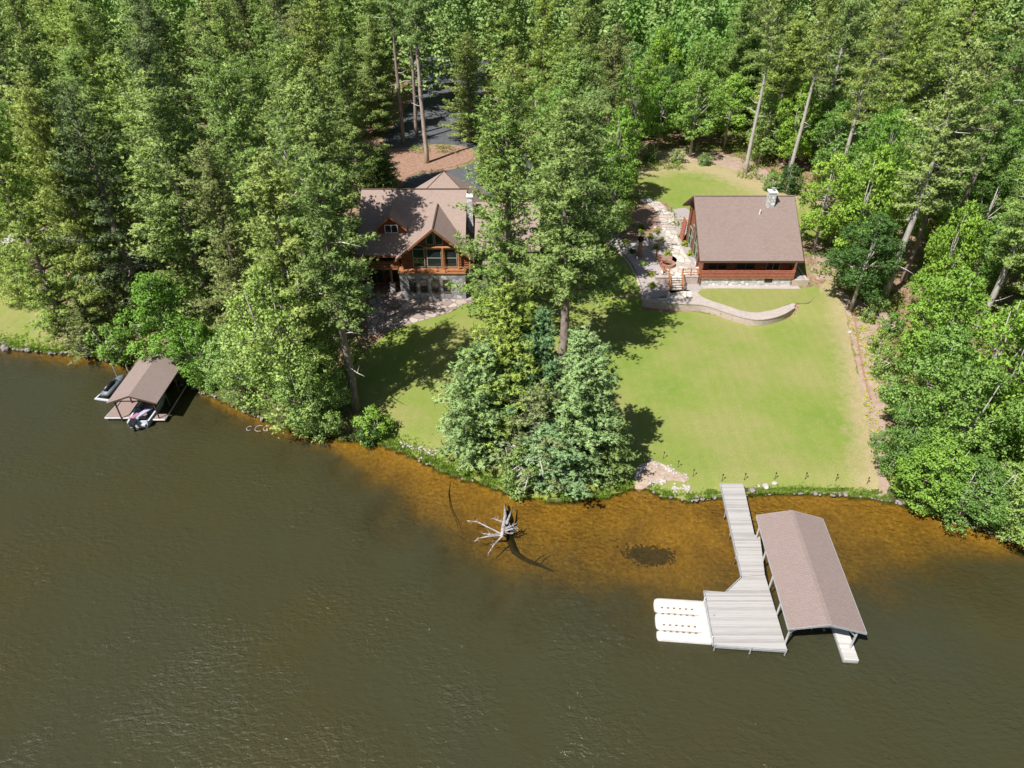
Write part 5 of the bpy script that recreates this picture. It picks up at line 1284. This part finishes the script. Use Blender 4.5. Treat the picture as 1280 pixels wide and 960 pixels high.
T('youngA', 612, 232, 150, 3.9, 'yellow', 'light evergreen at the right side of the driveway loop')
# right of cabin
T('decC', 1016, 318, 186, 3.10, 'bright', 'bright maple touching the right end of the cabin roof')
T('decC', 1063, 388, 262, 3.5, 'dark', 'dense dark green tree on the dirt right of the cabin')
T('decA', 1070, 372, 262, 3.00, 'mid', 'dense green tree behind the dense dark tree right of the cabin')
b = gp(1103, 374); plant('pineD', b, 27, 4.9, M_pine['green'], 'tall pine with thick bare grey trunk right of the cabin', 'pine tree', None, 'pine_tree', rz=.6, bark=M_barkg); HAND.append((b.x, b.y, 4.9, 27))
b = gp(1129, 352); plant('pineD', b, 25, 4.0, M_pine['grey'], 'pine with thinner dark trunk just right of the thick bare trunk', 'pine tree', None, 'pine_tree', rz=3.6); HAND.append((b.x, b.y, 4, 25))
b = gp(1218, 425); plant('pineD', b, 22, 4.2, M_pine['yellow'], 'yellow green pine with pale trunk rising behind the right maples', 'pine tree', None, 'pine_tree', rz=5, bark=M_barkg); HAND.append((b.x, b.y, 4.2, 22))
b = gp(1180, 312); plant('pineD', b, 25, 4.4, M_pine['yellow'], 'tall light pine upper right with trunk partly bare', 'pine tree', None, 'pine_tree', rz=2); HAND.append((b.x, b.y, 4.4, 25))
T('sapling', 1172, 338, 288, 2.00, 'yellow', 'small bright yellow green tree in front of the dark right woods')
T('decA', 1140, 545, 404, 3.90, 'mid', 'green maple at the upper left of the right shoreline trees')
T('decB', 1165, 600, 450, 4.00, 'mid', 'maple over the waterline, leftmost of the right shoreline trees')
T('decE', 1215, 560, 372, 4.60, 'bright', 'large bright maple in the middle of the right shoreline trees')
T('decA', 1262, 600, 440, 4.40, 'mid', 'maple at the right edge of the photo above the stump')
T('decB', 1150, 470, 330, 3.80, 'bright', 'maple behind the right shoreline trees, below the yellow green sapling')
T('decA', 1290, 520, 330, 4.60, 'mid', 'tall green maple cut by the right edge of the photo')
T('decD', 1232, 640, 585, 3.00, 'light', 'low pale bushy tree hanging over the lake at far right')
T('decE', 1150, 630, 545, 3.0, 'bright', 'low bright tree leaning over the water, leftmost on the right shore')
T('decD', 1196, 648, 570, 3.2, 'mid', 'mid green tree overhanging the waterline left of the pale bushy tree')
T('decE', 1262, 660, 590, 3.0, 'light', 'low pale tree at the waterline beside the bleached stump')
T('decE', 1120, 590, 500, 2.30, 'mid', 'small green tree beside the lower end of the dirt strip')
T('decE', 1310, 655, 560, 3.40, 'bright', 'bright bushy tree at the waterline just past the right edge')
for x, y, t_, r, mt, lb_ in [(1098, 470, 432, 1.3, 'yellow', 'yellow green bush halfway down the dirt strip'), (1094, 440, 410, 1.1, 'yellow', 'yellow green bush in the upper dirt strip'), (1082, 402, 378, .9, 'yellow', 'small yellow bush near the dense dark tree'),
                         (1092, 388, 360, 1.2, 'light', 'light bush at the foot of the thick bare trunk'), (1110, 500, 470, 1.4, 'yellow', 'yellow green bush below the upper dirt strip bushes'), (1096, 560, 540, .8, 'light', 'small bush on the lower dirt strip'),
                         (1108, 420, 390, 1.3, 'mid', 'green bush right of the upper dirt strip'), (962, 238, 215, 1.6, 'light', 'light bush just behind the cabin chimney'), (985, 242, 205, 1.8, 'dark', 'dark bush behind the right end of the cabin'),
                         (812, 202, 180, 1.5, 'light', 'light bush at the left end of the back lawn'), (845, 203, 186, 1.3, 'yellow', 'yellow green bush at the back of the back lawn'), (880, 206, 190, 1.2, 'mid', 'low green bush at the back edge of the dirt border'),
                         (600, 385, 362, .9, 'bright', 'small green bush by the stone annex'), (462, 548, 520, 1.4, 'dark', 'dark low bush in shade at the lake corner'), (1000, 300, 286, .7, 'dark', 'small dark shrub in the shade right of the cabin')]:
    T('bush', x, y, t_, r, mt, lb_)
# back row behind the lawn
for x, y, t_, r, k, mt, lb_ in [(822, 186, 92, 3.6, 'decA', 'bright', 'bright tree, leftmost of the row behind the back lawn'), (862, 180, 84, 3.8, 'decB', 'mid', 'green tree, second of the row behind the back lawn'), (905, 186, 88, 3.8, 'decC', 'bright', 'bright tree, third of the row behind the back lawn'),
                            (948, 205, 112, 3.3, 'decA', 'yellow', 'yellow green tree behind the cabin roof'), (985, 215, 100, 3.4, 'decB', 'bright', 'bright tree behind the right end of the cabin roof'), (800, 175, 70, 4.2, 'pineA', 'yellow', 'yellow pine behind the left end of the back lawn'),
                            (1030, 235, 120, 3.6, 'decC', 'mid', 'green tree right behind the bright maple by the cabin')]:
    T(k, x, y, t_, r, mt, lb_)
for x, y, lb_, k in [(931, 216, 'pine with long leaning pale trunk behind the cabin', 'pineF'), (985, 224, 'pine with pale trunk behind the right end of the cabin', 'pineF'), (1042, 250, 'pine with bare trunk in the woods right of the cabin', 'pineD')]:
    b = gp(x, y); plant(k, b, 26, 3.8, M_pine['green'], lb_, 'pine tree', None, 'pine_tree', rz=x * .1, bark=M_barkg); HAND.append((b.x, b.y, 2.5, 26))

# ------------------------------------------------------------------ forest fill: individual trees
rp = random.Random(101)
KEEP = [(448, 200, 590, 425, 1), (503, 112, 560, 236, 1), (858, 236, 1006, 420, 1), (796, 200, 960, 262, 1), (745, 262, 880, 420, 1), (455, 400, 600, 560, 1), (0, 300, 60, 436, .6), (690, 300, 800, 400, 1), (1040, 350, 1100, 640, 1), (560, 118, 600, 185, 1)]
BLOCK = [np.array([tuple(p) for p in poly]) for poly in (lawn_xy, PX(back_px), PX(left_px), PX(drv), PX(grav), PX(pat), PX(strip), PX(isl), PX(up), PX(mul), PX(lowf), pp, PZ(inner, ZL), PZ(WALL_PX + inner, ZL), PX([(800, 380), (1030, 362), (1010, 400), (900, 404)]))]
BM = np.zeros(len(GP), bool)
for b_ in BLOCK: BM |= in_poly(GP, b_)
BM = BM.reshape(gx.shape)
def bmk(x, y): return BM[min(int(np.searchsorted(GY, y)), len(GY) - 1), min(int(np.searchsorted(GX, x)), len(GX) - 1)]
def blocked(x, y, pad):
    if bmk(x, y) or bmk(x + pad, y) or bmk(x - pad, y) or bmk(x, y + pad) or bmk(x, y - pad): return True
    if -20.5 < x < 5 and 70 < y < 95: return True
    if 20 < x < 36 and 72 < y < 87: return True
    return False
def sees(x, y, z0, H, r, cb=.12):
    for f in (cb, .3, .5, .75):
        px, py = proj((x, y, z0 + H * f)); rr = r * .85 * (1 - f * .6) * F / max(10, math.hypot(y, CAM_H - z0 - H * f)) * .8
        for (a, b_, c_, d_, k) in KEEP:
            if a - rr < px < c_ + rr and b_ - rr * .5 < py < d_ + rr * .5: return True
    return False
FILL = []
placed = [(h[0], h[1], h[2]) for h in HAND]
def px_out(x, y, z0, H, r):
    q = [proj((x + dx, y, z0 + H * f)) for dx in (-r, r) for f in (0, .5, 1)]
    return all(a < 0 for a, b in q) or all(a > 1280 for a, b in q) or all(b < 0 for a, b in q)
cnt = 0; PTS = []
tries = 0
while tries < 26000 and cnt < 235:
    tries += 1
    y = 42 + 100 * rp.random() ** .85; x = rp.uniform(-1, 1) * (22 + y * .78)
    if sdist(x, y) < 2.0 or blocked(x, y, 2.2): continue
    zx = proj((x, y, 2)); 
    dec = (math.sin(x * .07 + 1.3) + math.sin(y * .09) + (1.1 if x > 18 else -.9) + rp.gauss(0, .6)) > 0.25
    H = rp.uniform(11, 17) if dec else rp.uniform(19, 27); r = rp.uniform(3.0, 4.3) if dec else rp.uniform(5.2, 6.6)
    if any((x - a) ** 2 + (y - b_) ** 2 < (max(2.2, (r + c_) * (.58 if y < 90 else .6))) ** 2 for a, b_, c_ in placed): continue
    z0 = Hs(x, y)
    if sees(x, y, z0, H, r): continue
    pxx = zx[0]
    if not (-330 < pxx < 1610): continue
    placed.append((x, y, r)); cnt += 1
    zone = ('left of the log house' if x < -20 and y < 95 else 'beyond the driveway' if -22 <= x < 12 else 'at the upper left' if x < -22 else 'beyond the back lawn' if x < 34 and y > 90 else 'on the right side of the photo' if y < 95 else 'at the upper right')
    if dec:
        k = rp.choice(['decA', 'decB', 'decC']); mk = rp.choice(['bright', 'mid', 'mid', 'bright', 'dark', 'light'])
        lb_ = '%s broadleaf tree in the dense woods %s' % ({'bright': 'bright green', 'mid': 'mid green', 'dark': 'dark green', 'light': 'pale green'}[mk], zone); nm, mt, ct = 'broadleaf_tree', M_dec[mk], 'tree'
    else:
        k = rp.choice(['pineA', 'pineB', 'pineC', 'pineA', 'pineD' if x > 30 else 'pineE']); mk = rp.choice(['yellow', 'green', 'green', 'yellow', 'grey'])
        lb_ = 'tall %s pine in the dense woods %s' % ({'yellow': 'yellow green', 'green': 'green', 'grey': 'greyish'}[mk], zone); nm, mt, ct = 'pine_tree', M_pine[mk], 'pine tree'
    if px_out(x, y, z0, H, r): continue
    t_ = plant(k, (x, y, z0 - .05), H, r, mt, lb_, ct, lb_.replace(' tree in', ' trees in').replace(' pine in', ' pines in'), nm, bark=M_barkg if dec or rp.random() < .3 else M_bark)
    FILL.append((t_, lb_.split(' in the dense')[0], proj((x, y, z0 + H * .8))))
ANCH = [(80, 'above the left lawn'), (170, 'above the small boathouse'), (280, 'above the bright maple'), (400, 'above the pale shore tree'), (500, 'above the log house'), (600, 'above the driveway opening'),
        (700, 'above the largest middle pine'), (800, 'left of the back lawn'), (900, 'above the back lawn'), (1000, 'above the cabin roof'), (1100, 'above the dirt strip'), (1200, 'above the right maples'), (9999, 'at the right edge')]
ROWS = [(-20, 'highest row'), (50, 'upper row'), (120, 'upper middle row'), (200, 'middle row'), (999, 'lower row')]
cells = {}
for t_, kd, (px_, py_) in FILL:
    c_ = (kd, next(n for lim, n in ANCH if px_ < lim), next(n for lim, n in ROWS if py_ < lim)); cells.setdefault(c_, []).append((px_, t_))
ORD = ['leftmost', 'second from left', 'third from left', 'fourth from left', 'fifth from left', 'sixth from left', 'seventh from left', 'eighth from left', 'ninth from left', 'tenth from left']
CNT = ['', '', 'two', 'three', 'four', 'five', 'six', 'seven', 'eight', 'nine', 'ten']
for (kd, an, rw_), lst in cells.items():
    lst.sort(key=lambda q: q[0])
    for i, (_, t_) in enumerate(lst):
        t_['label'] = '%s %s, %s' % (kd, an, rw_) if len(lst) == 1 else '%s, %s of %s, %s, %s' % (kd, ORD[min(i, 9)] if i < len(lst) - 1 else 'rightmost', CNT[min(len(lst), 10)], an, rw_)
print('fill trees', cnt)
# understory shrubs
ub = 0; tries = 0
UND = []
while ub < 5200 and tries < 90000:
    tries += 1
    y = 42 + 78 * rp.random(); x = rp.uniform(-1, 1) * (20 + y * .75)
    if sdist(x, y) < .6 or blocked(x, y, .4): continue
    if math.sin(x * .35) + math.sin(y * .4 + x * .1) + rp.gauss(0, .8) < .4: continue
    UND.append((x, y, Hs(x, y) + rp.uniform(.1, .6))); ub += 1
SD_ = []
sp_ = np.array([tuple(q) for q in PX([(1058, 385), (1100, 385), (1108, 420), (1098, 500), (1104, 600), (1092, 590), (1078, 500), (1066, 430)])])
while len(SD_) < 130:
    x, y = rp.uniform(sp_[:, 0].min(), sp_[:, 0].max()), rp.uniform(sp_[:, 1].min(), sp_[:, 1].max())
    if in_poly(np.array([[x, y]]), sp_)[0]: SD_.append((x, y, Hs(x, y) + .12))
V, a = leaves(np.array(SD_), np.random.default_rng(6), 14, .26, .5, .07)
o = bpy.data.objects.new('seedlings', fast_mesh('seedlings', V, 4, a, M_dec['yellow'])); COL.objects.link(o); tag(o, 'scattered yellow green seedlings on the dirt strip', 'seedlings', kind='stuff')
V, a = leaves(np.array(UND), np.random.default_rng(5), 16, .55, .5, .11)
o = bpy.data.objects.new('undergrowth', fast_mesh('undergrowth', V, 4, a, M_under)); COL.objects.link(o); tag(o, 'low green undergrowth on the forest floor', 'undergrowth', kind='stuff')
# far woods as one mass
def far_tree(x, y, z0, H, r, dec, rg_):
    if dec:
        n = 150; d = unit(rg_.normal(size=(n, 3)) + np.array([0, -.2, .5])); C = np.array([x, y, z0 + H * .6]) + d * np.array([r, r, H * .4]) * rg_.uniform(.6, 1.05, (n, 1))
        return leaves(C, rg_, 8, .75, .6, .3)
    t = rg_.random(260) ** .8; a_ = rg_.random(260) * 6.283; pr = r * (1 - t) ** .7 * rg_.uniform(.35, 1.05, 260)
    C = np.stack([x + np.cos(a_) * pr, y + np.sin(a_) * pr, z0 + H * (.15 + .85 * t)], 1)
    V, a2 = leaves(C, rg_, 5, .5, .35, .28, up=.9); return V, a2
VV = {0: [], 1: []}; AA = {0: [], 1: []}; rg_ = np.random.default_rng(8); nfar = 0
for yy in np.arange(136, 262, 7.2):
    for xx in np.arange(-yy * .85 - 20, yy * .85 + 20, 7.4):
        x, y = xx + rg_.uniform(-2.4, 2.4), yy + rg_.uniform(-2.4, 2.4); 
        if sdist(x, y) < 3: continue
        dec = (math.sin(x * .05) + math.sin(y * .06 + 2) + (.5 if x > 20 else -.5) + rg_.normal() * .5) > .2
        V, a = far_tree(x, y, 4.5, rg_.uniform(13, 18) if dec else rg_.uniform(19, 26), 4.4, dec, rg_); VV[int(dec)].append(V); AA[int(dec)].append(a); nfar += 1
print('far trees', nfar)
for k, mt, nm in ((0, M_pine['green'], 'far_pine_woods'), (1, M_dec['mid'], 'far_broadleaf_woods')):
    o = bpy.data.objects.new(nm, fast_mesh(nm, np.vstack(VV[k]), 4, np.concatenate(AA[k]), mt)); COL.objects.link(o); tag(o, 'far off woods reading as one mass of ' + ('pines' if k == 0 else 'broadleaf trees'), 'woods', kind='stuff')
